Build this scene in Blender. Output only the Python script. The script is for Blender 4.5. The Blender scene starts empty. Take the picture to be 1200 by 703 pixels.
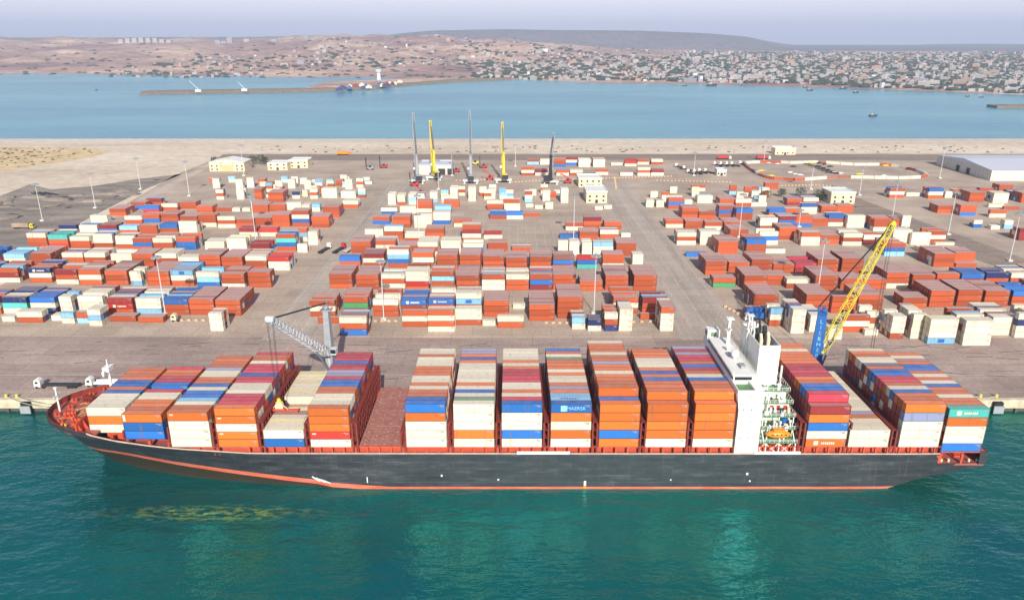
import bpy, math, random
import numpy as np
from mathutils import Vector, noise as mnoise
R = math.radians
rnd = random.Random(11)
scene = bpy.context.scene
COL = scene.collection

# ------------------------------------------------------------------ camera
F, CX, CY, CAMH = 880.0, 600.0, 351.5, 132.7      # focal length and centre in pixels of a 1200 wide frame
TH = math.atan(308 / F)
SN, CS = math.sin(TH), math.cos(TH)
cam_data = bpy.data.cameras.new('camera')
cam_data.sensor_width = 36
cam_data.lens = 36 * F / 1200
cam_data.clip_start = 1
cam_data.clip_end = 60000
cam = bpy.data.objects.new('camera', cam_data)
COL.objects.link(cam)
cam.location = (0, 0, CAMH)
cam.rotation_euler = (math.pi / 2 - TH, 0, 0)
scene.camera = cam

# ------------------------------------------------------------------ light
SUN_EL, SUN_AZ = 30.0, 8.0        # elevation; azimuth measured from -Y towards +X
world = bpy.data.worlds.new('World')
scene.world = world
world.use_nodes = True
wn = world.node_tree
wn.nodes.clear()
wo = wn.nodes.new('ShaderNodeOutputWorld')
wb = wn.nodes.new('ShaderNodeBackground')
sky = wn.nodes.new('ShaderNodeTexSky')
sky.sky_type = 'NISHITA'
sky.sun_disc = False
sky.sun_elevation = R(SUN_EL)
sky.sun_rotation = R(180 - SUN_AZ)
sky.altitude = 100
sky.air_density = 1.0
sky.dust_density = 2.0
sky.ozone_density = 3.0
tint = wn.nodes.new('ShaderNodeMix')
tint.data_type = 'RGBA'
tint.blend_type = 'MIX'
# a bright milky layer lies low over the horizon, thinning out upwards
tc = wn.nodes.new('ShaderNodeTexCoord')
sp = wn.nodes.new('ShaderNodeSeparateXYZ')
wn.links.new(tc.outputs['Generated'], sp.inputs[0])
r1 = wn.nodes.new('ShaderNodeValToRGB')
r1.color_ramp.elements[0].position = .05; r1.color_ramp.elements[0].color = (.92, .92, .92, 1)
r1.color_ramp.elements[1].position = .40; r1.color_ramp.elements[1].color = (.04, .04, .04, 1)
wn.links.new(sp.outputs[2], r1.inputs[0])
wn.links.new(r1.outputs[0], tint.inputs[0])
r2 = wn.nodes.new('ShaderNodeValToRGB')
r2.color_ramp.elements[0].position = .0; r2.color_ramp.elements[0].color = (.62, .66, .88, 1)
r2.color_ramp.elements[1].position = .05; r2.color_ramp.elements[1].color = (.90, .88, 1, 1)
wn.links.new(sp.outputs[2], r2.inputs[0])
sc_ = wn.nodes.new('ShaderNodeVectorMath'); sc_.operation = 'SCALE'; sc_.inputs['Scale'].default_value = 10.6
wn.links.new(r2.outputs[0], sc_.inputs[0])
wn.links.new(sc_.outputs[0], tint.inputs[7])
wn.links.new(sky.outputs[0], tint.inputs[6])
wn.links.new(tint.outputs[2], wb.inputs[0])
wb.inputs[1].default_value = 0.085
wn.links.new(wb.outputs[0], wo.inputs[0])
sun_data = bpy.data.lights.new('sun', 'SUN')
sun_data.energy = 5.0
sun_data.angle = R(0.6)
sun_data.color = (1.0, 0.93, 0.82)
sun = bpy.data.objects.new('sun', sun_data)
COL.objects.link(sun)
sd = Vector((math.sin(R(SUN_AZ)) * math.cos(R(SUN_EL)), -math.cos(R(SUN_AZ)) * math.cos(R(SUN_EL)), math.sin(R(SUN_EL))))
sun.rotation_euler = sd.to_track_quat('Z', 'Y').to_euler()
sun.location = sd * 500
scene.view_settings.view_transform = 'Standard'
scene.view_settings.look = 'None'
scene.view_settings.exposure = 0.28
scene.view_settings.gamma = 1
scene.cycles.max_bounces = 6
scene.cycles.volume_bounces = 0
scene.cycles.use_denoising = True

# ------------------------------------------------------------------ helpers
def at(px, py, z=5.0):
    """ground point seen at a place of the photo, at height z"""
    t = (py - CY) / F
    r = (SN + t * CS) / (CS - t * SN)
    Y = (CAMH - z) / r
    d = Y * CS + (CAMH - z) * SN
    return ((px - CX) * d / F, Y)

def xat(px, Y, z):
    return (px - CX) * (Y * CS + (CAMH - z) * SN) / F

def proj(x, y, z):
    d = y * CS + (CAMH - z) * SN
    return (CX + F * x / d, CY + F * ((CAMH - z) * CS - y * SN) / d, d)

class MB:
    """collects shapes, then links them as ONE mesh object"""
    def __init__(s):
        s.v, s.f, s.m = [], [], []
        s.cur = 0
    def mesh(s, vs, fs):
        b = len(s.v)
        s.v += [tuple(p) for p in vs]
        s.f += [tuple(b + i for i in f) for f in fs]
        s.m += [s.cur] * len(fs)
        return s
    def box(s, x0, y0, z0, x1, y1, z1):
        return s.mesh([(x0, y0, z0), (x1, y0, z0), (x1, y1, z0), (x0, y1, z0), (x0, y0, z1), (x1, y0, z1), (x1, y1, z1), (x0, y1, z1)],
                      [(0, 3, 2, 1), (4, 5, 6, 7), (0, 1, 5, 4), (1, 2, 6, 5), (2, 3, 7, 6), (3, 0, 4, 7)])
    def cbox(s, cx, cy, z0, sx, sy, sz, rz=0):
        c, n = math.cos(rz), math.sin(rz)
        P = [(-sx/2, -sy/2), (sx/2, -sy/2), (sx/2, sy/2), (-sx/2, sy/2)]
        Q = [(cx + a*c - b*n, cy + a*n + b*c) for a, b in P]
        return s.prism(Q, z0, z0 + sz)
    def prism(s, pts, z0, z1):
        n = len(pts)
        vs = [(x, y, z0) for x, y in pts] + [(x, y, z1) for x, y in pts]
        fs = [tuple(range(n - 1, -1, -1)), tuple(range(n, 2 * n))]
        fs += [(i, (i + 1) % n, n + (i + 1) % n, n + i) for i in range(n)]
        return s.mesh(vs, fs)
    def bar(s, a, b, w, w2=None, n=4):
        a, b = Vector(a), Vector(b)
        d = (b - a)
        if d.length < 1e-6: return s
        d.normalize()
        u = d.cross(Vector((0, 0, 1)))
        if u.length < 1e-3: u = Vector((1, 0, 0))
        u.normalize(); v = d.cross(u)
        w2 = w if w2 is None else w2
        off = math.pi / n
        vs = []
        for p, r in ((a, w), (b, w2)):
            for k in range(n):
                t = off + 2 * math.pi * k / n
                q = p + (u * math.cos(t) + v * math.sin(t)) * r * (0.707 if n == 4 else .5)
                vs.append(tuple(q))
        fs = [(i, (i + 1) % n, n + (i + 1) % n, n + i) for i in range(n)] + [tuple(range(n - 1, -1, -1)), tuple(range(n, 2 * n))]
        return s.mesh(vs, fs)
    def path(s, pts, w, n=4):
        for a, b in zip(pts[:-1], pts[1:]): s.bar(a, b, w, n=n)
        return s
    def cyl(s, x, y, z0, z1, r, r2=None, n=10):
        r2 = r if r2 is None else r2
        vs = [(x + r*math.cos(2*math.pi*k/n), y + r*math.sin(2*math.pi*k/n), z0) for k in range(n)]
        vs += [(x + r2*math.cos(2*math.pi*k/n), y + r2*math.sin(2*math.pi*k/n), z1) for k in range(n)]
        fs = [(i, (i + 1) % n, n + (i + 1) % n, n + i) for i in range(n)] + [tuple(range(n - 1, -1, -1)), tuple(range(n, 2 * n))]
        return s.mesh(vs, fs)
    def blob(s, x, y, z, rx, ry, rz, seed=0, nu=8, nv=5, rough=.25):
        vs, fs = [], []
        for j in range(nv + 1):
            ph = math.pi * j / nv
            for i in range(nu):
                t = 2 * math.pi * i / nu
                d = Vector((math.sin(ph)*math.cos(t), math.sin(ph)*math.sin(t), math.cos(ph)))
                k = 1 + rough * mnoise.noise(d * 1.7 + Vector((seed, seed * .7, 0)))
                vs.append((x + d.x*rx*k, y + d.y*ry*k, z + d.z*rz*k))
        for j in range(nv):
            for i in range(nu):
                a, b = j*nu + i, j*nu + (i+1) % nu
                fs.append((a, b, b + nu, a + nu) if False else (a, a + nu, b + nu, b))
        return s.mesh(vs, fs)
    def data(s, name, mats, smooth=False):
        me = bpy.data.meshes.new(name)
        me.from_pydata(s.v, [], s.f)
        for m in mats: me.materials.append(m)
        me.polygons.foreach_set('material_index', s.m)
        if smooth: me.polygons.foreach_set('use_smooth', [True] * len(s.f))
        me.update()
        return me
    def build(s, name, mats, parent=None, loc=None, smooth=False):
        if not isinstance(mats, (list, tuple)): mats = [mats]
        o = bpy.data.objects.new(name, s.data(name, mats, smooth))
        COL.objects.link(o)
        if parent is not None: o.parent = parent
        if loc is not None: o.location = loc
        return o

def tag(o, label=None, cat=None, group=None, kind=None):
    if label: o['label'] = label
    if cat: o['category'] = cat
    if group: o['group'] = group
    if kind: o['kind'] = kind
    return o

def empty(name, loc, rz=0):
    o = bpy.data.objects.new(name, None)
    o.empty_display_size = 1
    o.location = loc
    o.rotation_euler = (0, 0, rz)
    COL.objects.link(o)
    return o

def copy_tree(o, parent=None):
    c = o.copy()
    COL.objects.link(c)
    if parent is not None: c.parent = parent
    for ch in list(o.children): copy_tree(ch, c)
    return c

def text_mesh(name, body, size, mat, parent, loc, rot, depth=.02):
    cu = bpy.data.curves.new(name, 'FONT')
    cu.body = body; cu.size = size; cu.extrude = depth; cu.align_x = 'CENTER'; cu.align_y = 'CENTER'
    tmp = bpy.data.objects.new(name, cu)
    COL.objects.link(tmp)
    bpy.context.view_layer.update()
    me = bpy.data.meshes.new_from_object(tmp.evaluated_get(bpy.context.evaluated_depsgraph_get()))
    bpy.data.objects.remove(tmp)
    bpy.data.curves.remove(cu)
    me.materials.clear(); me.materials.append(mat)
    o = bpy.data.objects.new(name, me)
    COL.objects.link(o)
    o.parent = parent; o.location = loc; o.rotation_euler = rot
    return o

# ------------------------------------------------------------------ materials
def nt(name):
    m = bpy.data.materials.new(name)
    m.use_nodes = True
    t = m.node_tree
    return m, t, t.nodes['Principled BSDF']

def N(t, typ, **kw):
    n = t.nodes.new(typ)
    for k, v in kw.items():
        if k.startswith('i_'): n.inputs[k[2:].replace('_', ' ')].default_value = v
        else: setattr(n, k, v)
    return n

def ramp(t, src, stops):
    r = t.nodes.new('ShaderNodeValToRGB')
    el = r.color_ramp.elements
    while len(el) < len(stops): el.new(.5)
    for e, (p, c) in zip(el, stops):
        e.position = p
        e.color = (c, c, c, 1) if isinstance(c, (int, float)) else (*c, 1)
    t.links.new(src, r.inputs[0])
    return r.outputs[0]

def mixc(t, fac, a, b, mode='MIX'):
    m = t.nodes.new('ShaderNodeMix')
    m.data_type = 'RGBA'; m.blend_type = mode
    for sock, v in ((0, fac), (6, a), (7, b)):
        if isinstance(v, (int, float)): m.inputs[sock].default_value = v
        elif isinstance(v, tuple): m.inputs[sock].default_value = (*v, 1) if len(v) == 3 else v
        else: t.links.new(v, m.inputs[sock])
    return m.outputs[2]

def pos(t):
    return N(t, 'ShaderNodeNewGeometry').outputs['Position']

def noisef(t, vec, scale, detail=4, rough=.55, stretch=None):
    if stretch:
        mp = N(t, 'ShaderNodeMapping'); mp.inputs['Scale'].default_value = stretch
        t.links.new(vec, mp.inputs[0]); vec = mp.outputs[0]
    n = N(t, 'ShaderNodeTexNoise'); n.inputs['Scale'].default_value = scale
    n.inputs['Detail'].default_value = detail; n.inputs['Roughness'].default_value = rough
    t.links.new(vec, n.inputs['Vector'])
    return n.outputs[0]

def simple(name, col, rough=.6, dirt=.25, scale=.5, metal=0, dirtcol=None):
    m, t, b = nt(name)
    f = noisef(t, pos(t), scale, 5, .65)
    fr = ramp(t, f, [(.38, 0.0), (.68, 1.0)])
    dc = dirtcol or tuple(c * (1 - dirt * 1.3) for c in col)
    mm = t.nodes.new('ShaderNodeMath'); mm.operation = 'MULTIPLY'; mm.inputs[1].default_value = min(1, dirt * 2.2)
    t.links.new(fr, mm.inputs[0])
    t.links.new(mixc(t, mm.outputs[0], col, dc), b.inputs['Base Color'])
    b.inputs['Roughness'].default_value = rough
    b.inputs['Metallic'].default_value = metal
    return m

M = {}
M['white'] = simple('white_paint', (.78, .77, .73), .5, .12, .6)
M['white_steel'] = simple('pale_steel', (.62, .64, .66), .5, .2, .8)
M['crane_grey'] = simple('crane_grey', (.33, .35, .38), .5, .25, .8)
M['grey_steel'] = simple('grey_steel', (.32, .34, .36), .5, .2, .8)
M['dark'] = simple('dark_metal', (.03, .03, .035), .6, .2, 1)
M['black'] = simple('black_rubber', (.015, .015, .016), .8, .2, 1)
M['glass'] = simple('dark_glass', (.02, .03, .04), .1, .1, 1)
M['yellow'] = simple('yellow_paint', (.72, .58, .04), .5, .15, .7)
M['blue'] = simple('blue_paint', (.02, .13, .42), .45, .2, .8)
M['red_deck'] = simple('red_oxide_deck', (.36, .085, .07), .7, .35, .35, dirtcol=(.24, .1, .08))
M['hatch'] = simple('hatch_cover_paint', (.33, .12, .10), .75, .35, .5, dirtcol=(.42, .22, .18))
M['coaming'] = simple('coaming_paint', (.55, .075, .03), .65, .25, .8)
M['lash'] = simple('lashing_bridge_paint', (.24, .032, .02), .65, .3, .8)
M['lifeboat'] = simple('orange_fibreglass', (.85, .25, .01), .4, .1, 1)
M['green_deck'] = simple('green_deck_paint', (.10, .24, .10), .7, .3, .5, dirtcol=(.2, .3, .18))
M['rope'] = simple('rope', (.45, .42, .33), .9, .2, 1)
M['cream'] = simple('cream_plaster', (.72, .62, .42), .8, .15, .3)
M['pale_wall'] = simple('pale_wall', (.6, .57, .52), .8, .15, .3)
M['shed_roof'] = simple('shed_roof', (.58, .60, .68), .5, .12, .05)
M['rock'] = simple('rock', (.22, .17, .13), .9, .4, .15)
M['leaf'] = simple('leaf', (.05, .08, .03), .8, .4, 1.5)
M['bark'] = simple('bark', (.15, .10, .07), .9, .3, 2)
M['tan'] = simple('tan_gravel', (.36, .27, .2), .9, .3, .2)
M['red'] = simple('red_paint', (.5, .03, .03), .5, .2, 1)
M['marking'] = simple('road_paint', (.62, .6, .55), .8, .5, .4, dirtcol=(.36, .33, .3))
M['ymark'] = simple('yellow_road_paint', (.55, .42, .12), .8, .5, .4)

CC = {'o': ('orange', (.66, .14, .016)), 'O': ('orange', (.43, .080, .022)), 'r': ('red', (.55, .03, .02)), 'm': ('maroon', (.24, .022, .022)),
      'w': ('white', (.72, .65, .52)), 'b': ('blue', (.018, .14, .47)), 'l': ('azure', (.24, .52, .76)), 'n': ('navy', (.015, .03, .14)),
      'g': ('green', (.06, .26, .10)), 't': ('teal', (.07, .46, .42)), 'k': ('crimson', (.52, .04, .07)), 'p': ('lilac', (.28, .31, .50)),
      'y': ('cream', (.78, .68, .42)), 's': ('brown', (.30, .11, .07))}

def container_mat(key, col):
    """painted steel: chalky, dusty roofs, rust runs, corrugated relief"""
    m, t, b = nt('container_' + CC[key][0] + ('_faded' if key == 'O' else ''))
    P = pos(t)
    g = N(t, 'ShaderNodeNewGeometry')
    sep = N(t, 'ShaderNodeSeparateXYZ'); t.links.new(g.outputs['Normal'], sep.inputs[0])
    up = ramp(t, sep.outputs[2], [(.6, 0.0), (.8, 1.0)])
    n1 = noisef(t, P, .35, 6, .7)
    n2 = noisef(t, P, 1.3, 5, .75)
    n3 = noisef(t, P, .8, 4, .6, (1, 1, .12))
    white = key in 'wy'
    dust = (.56, .45, .43) if not white else (.52, .40, .24)
    # every box has its own age
    ind = N(t, 'ShaderNodeAttribute', attribute_name='age').outputs['Fac']
    lo, hi = (.86, 1.1) if white else (.70, 1.22)
    mr = N(t, 'ShaderNodeMapRange'); mr.inputs[3].default_value = lo; mr.inputs[4].default_value = hi
    oi = N(t, 'ShaderNodeObjectInfo')
    ad = N(t, 'ShaderNodeMath', operation='ADD'); t.links.new(ind, ad.inputs[0]); t.links.new(oi.outputs['Random'], ad.inputs[1])
    fr = N(t, 'ShaderNodeMath', operation='FRACT'); t.links.new(ad.outputs[0], fr.inputs[0])
    t.links.new(fr.outputs[0], mr.inputs[0])
    base = mixc(t, 1.0, (*col, 1), mr.outputs[0], 'MULTIPLY')
    # rust runs on the walls
    rs = ramp(t, n3, [(.56, 0.0), (.70, .6 if not white else .38)])
    base = mixc(t, rs, base, (.20, .10, .06))
    # weathered roof
    if white:
        rf = ramp(t, n2, [(.54, 0.0), (.70, .42)])
    else:
        dm_ = {'O': .66, 'o': .20, 'b': .10, 'l': .15, 'k': .12, 'r': .15, 't': .12}.get(key, .34)
        rf = ramp(t, n1, [(.3, dm_ - .1), (.7, min(1, dm_ + .12))])
    mu = N(t, 'ShaderNodeMath', operation='MULTIPLY'); t.links.new(rf, mu.inputs[0]); t.links.new(up, mu.inputs[1])
    base = mixc(t, mu.outputs[0], base, dust)
    t.links.new(base, b.inputs['Base Color'])
    b.inputs['Roughness'].default_value = .55
    sx = N(t, 'ShaderNodeSeparateXYZ'); t.links.new(P, sx.inputs[0])
    wv = N(t, 'ShaderNodeMath', operation='SINE')
    ml = N(t, 'ShaderNodeMath', operation='MULTIPLY'); ml.inputs[1].default_value = 2 * math.pi / .56
    t.links.new(sx.outputs[0], ml.inputs[0]); t.links.new(ml.outputs[0], wv.inputs[0])
    bp = N(t, 'ShaderNodeBump'); bp.inputs['Strength'].default_value = .35; bp.inputs['Distance'].default_value = .05
    t.links.new(wv.outputs[0], bp.inputs['Height']); t.links.new(bp.outputs[0], b.inputs['Normal'])
    return m
CM = {k: container_mat(k, v[1]) for k, v in CC.items()}
IDM = simple('id_panel', (.32, .30, .28), .7, .4, 2)
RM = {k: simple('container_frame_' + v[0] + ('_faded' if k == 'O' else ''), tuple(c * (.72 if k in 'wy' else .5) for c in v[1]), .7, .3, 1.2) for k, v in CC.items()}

def hull_mat():
    m, t, b = nt('hull_paint')
    P = pos(t)
    s = N(t, 'ShaderNodeSeparateXYZ'); t.links.new(P, s.inputs[0])
    # height of the boot stripe climbs towards the bow
    a = N(t, 'ShaderNodeMath', operation='MULTIPLY_ADD'); a.inputs[1].default_value = -.083; a.inputs[2].default_value = -3.2
    t.links.new(s.outputs[0], a.inputs[0])
    mx = N(t, 'ShaderNodeMath', operation='MAXIMUM'); mx.inputs[1].default_value = 0
    t.links.new(a.outputs[0], mx.inputs[0])
    d = N(t, 'ShaderNodeMath', operation='SUBTRACT'); t.links.new(s.outputs[2], d.inputs[0]); t.links.new(mx.outputs[0], d.inputs[1])
    top = N(t, 'ShaderNodeMath', operation='GREATER_THAN'); top.inputs[1].default_value = .8; t.links.new(d.outputs[0], top.inputs[0])
    mid = N(t, 'ShaderNodeMath', operation='GREATER_THAN'); mid.inputs[1].default_value = -.75; t.links.new(d.outputs[0], mid.inputs[0])
    n = noisef(t, P, .5, 6, .7, (.25, 1, 1.2))
    scuff = ramp(t, n, [(.35, (.022, .023, .030)), (.55, (.038, .039, .047)), (.72, (.085, .085, .09))])
    n2 = noisef(t, P, .9, 5, .7, (1, 1, .07))
    streak = ramp(t, n2, [(.62, 0.0), (.78, .5)])
    dark = mixc(t, streak, scuff, (.16, .13, .11))
    bk = N(t, 'ShaderNodeTexBrick'); bk.inputs['Scale'].default_value = .1; bk.inputs['Mortar Size'].default_value = .008
    bk.inputs['Color1'].default_value = (1, 1, 1, 1); bk.inputs['Color2'].default_value = (.82, .82, .84, 1); bk.inputs['Mortar'].default_value = (1.7, 1.65, 1.6, 1)
    bk.inputs['Brick Width'].default_value = .9; bk.inputs['Row Height'].default_value = .24
    cb_ = N(t, 'ShaderNodeCombineXYZ'); t.links.new(s.outputs[0], cb_.inputs[0]); t.links.new(s.outputs[2], cb_.inputs[1]); t.links.new(cb_.outputs[0], bk.inputs['Vector'])
    dark = mixc(t, 1.0, dark, bk.outputs[0], 'MULTIPLY')
    red = mixc(t, ramp(t, n, [(.4, 0.0), (.7, .6)]), (.60, .09, .045), (.62, .28, .2))
    olive = mixc(t, ramp(t, n2, [(.4, 0.0), (.7, .7)]), (.028, .024, .014), (.05, .025, .015))
    c = mixc(t, mid.outputs[0], olive, red)
    c = mixc(t, top.outputs[0], c, dark)
    t.links.new(c, b.inputs['Base Color'])
    b.inputs['Roughness'].default_value = .5
    return m
M['hull'] = hull_mat()

def ground_mat(name, cols, scale=.03, fine=1.2, stretch=None, streaks=0, bump=0.0):
    m, t, b = nt(name)
    P = pos(t)
    n = noisef(t, P, scale, 6, .6, stretch)
    n = ramp(t, n, [(.3, cols[0]), (.5, cols[1]), (.72, cols[2])])
    f = noisef(t, P, fine, 4, .7)
    n = mixc(t, 1.0, n, ramp(t, f, [(.25, .72), (.75, 1.24)]), 'MULTIPLY')
    if streaks:
        s1 = ramp(t, noisef(t, P, .09, 5, .75, (.12, 1.6, 1)), [(.55, 0.0), (.70, streaks)])
        n = mixc(t, s1, n, tuple(c * .5 for c in cols[0]))
        br = N(t, 'ShaderNodeTexBrick'); br.inputs['Scale'].default_value = .055
        br.inputs['Color1'].default_value = (1, 1, 1, 1); br.inputs['Color2'].default_value = (.86, .86, .87, 1)
        br.inputs['Mortar'].default_value = (.58, .56, .55, 1); br.inputs['Mortar Size'].default_value = .006
        br.inputs['Brick Width'].default_value = 1.0; br.inputs['Row Height'].default_value = .6
        t.links.new(P, br.inputs['Vector'])
        n = mixc(t, 1.0, n, br.outputs[0], 'MULTIPLY')
    t.links.new(n, b.inputs['Base Color'])
    b.inputs['Roughness'].default_value = .9
    if bump:
        bp = N(t, 'ShaderNodeBump'); bp.inputs['Strength'].default_value = 1; bp.inputs['Distance'].default_value = bump
        t.links.new(f, bp.inputs['Height']); t.links.new(bp.outputs[0], b.inputs['Normal'])
    return m
M['apron'] = ground_mat('apron_concrete', [(.29, .215, .185), (.38, .285, .245), (.46, .35, .30)], .035, .9, (.5, 1.3, 1), .45)
M['yard'] = ground_mat('yard_asphalt', [(.36, .28, .22), (.47, .37, .29), (.57, .455, .36)], .022, .8, None, .4)
M['lane'] = ground_mat('lane_concrete', [(.36, .30, .25), (.45, .375, .315), (.53, .445, .375)], .05, .8, (2.5, .15, 1), .25)
M['sand'] = ground_mat('pale_sand', [(.56, .45, .34), (.67, .56, .44), (.76, .66, .54)], .006, .1, (.5, 1.6, 1), 0, .3)
M['dune'] = ground_mat('scrub_sand', [(.46, .33, .15), (.66, .50, .28), (.76, .60, .37)], .07, .3, None, 0, .8)
M['dirt'] = ground_mat('grey_dirt', [(.17, .14, .115), (.27, .225, .19), (.38, .32, .27)], .05, .4, (.5, 1.5, 1), 0, .8)
M['track'] = ground_mat('dusty_track', [(.42, .34, .28), (.50, .41, .34), (.58, .49, .41)], .05, .6)
M['rail'] = ground_mat('rail_ballast', [(.20, .15, .12), (.27, .21, .17), (.33, .26, .21)], .05, .5, (.2, 3, 1))
M['quaywall'] = simple('quay_concrete', (.62, .55, .40), .85, .3, .25, dirtcol=(.32, .25, .18))
M['quaydark'] = simple('quay_dark', (.10, .085, .07), .9, .3, .3)  # dark brown of the lower quay wall, its piles and the tyre marks
def desert_mat():
    m, t, b = nt('desert')
    P = pos(t)
    n = noisef(t, P, .0022, 8, .65, (.8, 1.3, 1))
    c = ramp(t, n, [(.28, (.20, .12, .12)), (.42, (.34, .21, .19)), (.55, (.50, .34, .27)), (.72, (.78, .58, .42))])
    f = noisef(t, P, .02, 6, .75)
    c = mixc(t, 1.0, c, ramp(t, f, [(.3, .62), (.7, 1.3)]), 'MULTIPLY')
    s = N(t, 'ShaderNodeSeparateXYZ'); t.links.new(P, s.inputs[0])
    far_haze = ramp(t, N(t, 'ShaderNodeMapRange').outputs[0], [(0, 0.0), (1, 1.0)])
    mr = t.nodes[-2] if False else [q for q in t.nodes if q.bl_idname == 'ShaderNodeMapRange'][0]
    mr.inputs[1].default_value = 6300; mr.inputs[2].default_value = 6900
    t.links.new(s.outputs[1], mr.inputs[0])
    c = mixc(t, far_haze, c, mixc(t, ramp(t, f, [(.35, 0.0), (.65, 1.0)]), (.12, .12, .15), (.20, .18, .20)))  # bluish grey of distant haze put into the colour of the far mesa
    t.links.new(c, b.inputs['Base Color']); b.inputs['Roughness'].default_value = .95
    bp = N(t, 'ShaderNodeBump'); bp.inputs['Strength'].default_value = .8; bp.inputs['Distance'].default_value = 60
    t.links.new(noisef(t, P, .0045, 7, .62), bp.inputs['Height']); t.links.new(bp.outputs[0], b.inputs['Normal'])
    return m
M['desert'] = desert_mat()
M['desert_old'] = ground_mat('desert', [(.30, .17, .16), (.44, .29, .25), (.66, .50, .38)], .0016, .012, (.7, 1.6, 1), 0, 0)
M['mesa'] = ground_mat('mesa_rock', [(.26, .17, .14), (.34, .23, .19), (.42, .30, .25)], .001, .008, None, 0, 0)

def water_mat(name, deep, shallow, scale, bump, rough, patch=False):
    m, t, b = nt(name)
    P = pos(t)
    n = noisef(t, P, .012 if patch else .0022, 5, .6, (.5, 1.4, 1))
    c = ramp(t, n, [(.3, deep), (.7, shallow)])
    if patch:
        # pale weed and silt drifting under the bow
        mp = N(t, 'ShaderNodeMapping'); mp.inputs['Location'].default_value = (-at(250, 601, 0)[0] / 38.0, -at(250, 601, 0)[1] / 5.0, 0)
        mp.inputs['Scale'].default_value = (1 / 38.0, 1 / 5.0, 1)
        t.links.new(P, mp.inputs[0])
        gr = N(t, 'ShaderNodeTexGradient', gradient_type='SPHERICAL'); t.links.new(mp.outputs[0], gr.inputs[0])
        nn = ramp(t, noisef(t, P, .45, 5, .7, (.5, 1.5, 1)), [(.47, 0.0), (.60, 1.0)])
        gg = ramp(t, gr.outputs[0], [(0, 0.0), (.7, 1.0)])
        mu = N(t, 'ShaderNodeMath', operation='MULTIPLY'); t.links.new(nn, mu.inputs[0]); t.links.new(gg, mu.inputs[1])
        g3 = ramp(t, noisef(t, P, .022, 3, .5), [(.45, 0.0), (.7, .6)])
        c = mixc(t, g3, c, (.006, .075, .035))
        mf = N(t, 'ShaderNodeMath', operation='MULTIPLY'); mf.inputs[1].default_value = .85; t.links.new(mu.outputs[0], mf.inputs[0])
        c = mixc(t, mf.outputs[0], c, (.22, .30, .06))
    t.links.new(c, b.inputs['Base Color'])
    b.inputs['Roughness'].default_value = rough
    b.inputs['IOR'].default_value = 2.6 if patch else 1.33
    if patch: b.inputs['Specular Tint'].default_value = (.02, .76, .72, 1)
    b1 = N(t, 'ShaderNodeBump'); b1.inputs['Strength'].default_value = 1; b1.inputs['Distance'].default_value = bump
    w = noisef(t, P, scale, 3, .6, (.8, 1.5, 1))
    w2 = noisef(t, P, scale * .22, 2, .5, (.8, 1.5, 1))
    ad = N(t, 'ShaderNodeMath', operation='MULTIPLY_ADD'); ad.inputs[1].default_value = 3.0
    t.links.new(w2, ad.inputs[0]); t.links.new(w, ad.inputs[2])
    t.links.new(ad.outputs[0], b1.inputs['Height'])
    t.links.new(b1.outputs[0], b.inputs['Normal'])
    return m
M['harbour'] = water_mat('harbour_water', (.0, .046, .062), (.001, .098, .082), .5, .33, .09, True)
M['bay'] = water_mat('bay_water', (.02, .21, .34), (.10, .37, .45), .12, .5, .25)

# ------------------------------------------------------------------ setting: water and land
GZ = 5.0
QY = 253.0           # edge of the quay
def sheet(name, pts, z, mat, thick=0.0, kind='structure'):
    b = MB()
    if thick: b.prism(pts, z - thick, z)
    else: b.mesh([(x, y, z) for x, y in pts], [tuple(range(len(pts)))])
    return tag(b.build(name, mat), kind=kind)

sheet('harbour_water', [(-2500, -300), (2500, -300), (2500, QY + 6), (-2500, QY + 6)], 0, M['harbour'])
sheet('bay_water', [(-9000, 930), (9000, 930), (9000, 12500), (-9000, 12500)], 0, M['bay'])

# quay body with its face and the ground of the whole spit
b = MB()
SHY = at(600, 167, 0)[1]
XL = 2500
b.mesh([(-XL, QY, GZ), (XL, QY, GZ), (XL, SHY - 70, GZ), (-XL, SHY - 70, GZ), (XL, SHY + 60, -1), (-XL, SHY + 60, -1)], [(0, 1, 2, 3), (3, 2, 4, 5)])
ground = tag(b.build('ground', M['sand']), kind='structure')
b = MB()
b.box(-XL, QY - 1.0, 1.6, XL, QY - .01, GZ - .12)
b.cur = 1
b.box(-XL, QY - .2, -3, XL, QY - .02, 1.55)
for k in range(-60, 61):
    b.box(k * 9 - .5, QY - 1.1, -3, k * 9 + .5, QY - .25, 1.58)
b.cur = 0
b.box(-XL, QY - 1.2, GZ - .1, XL, QY + .6, GZ + .18)
tag(b.build('quay_wall', [M['quaywall'], M['quaydark']]), kind='structure')

yardL = [at(-60, 375), at(0, 335), at(70, 292), at(150, 238), at(205, 205), at(268, 180.5)]
pts = [(yardL[0][0] - 200, QY + .62)] + [(XL, QY + .62), (XL, 380), (XL, at(600, 180)[1])] + [(at(268, 180.5)[0], at(268, 180.5)[1])] + yardL[::-1][1:] + [(yardL[0][0] - 200, yardL[0][1] - 40)]
sheet('yard_ground', pts, GZ + .004, M['yard'])
A0 = at(0, 379)[1]
sheet('apron', [(-900, QY + .61), (1200, QY + .61), (1200, at(600, 396)[1]), (-20, at(600, 396)[1]), (-900, at(600, 388)[1])], GZ + .008, M['apron'])
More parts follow.
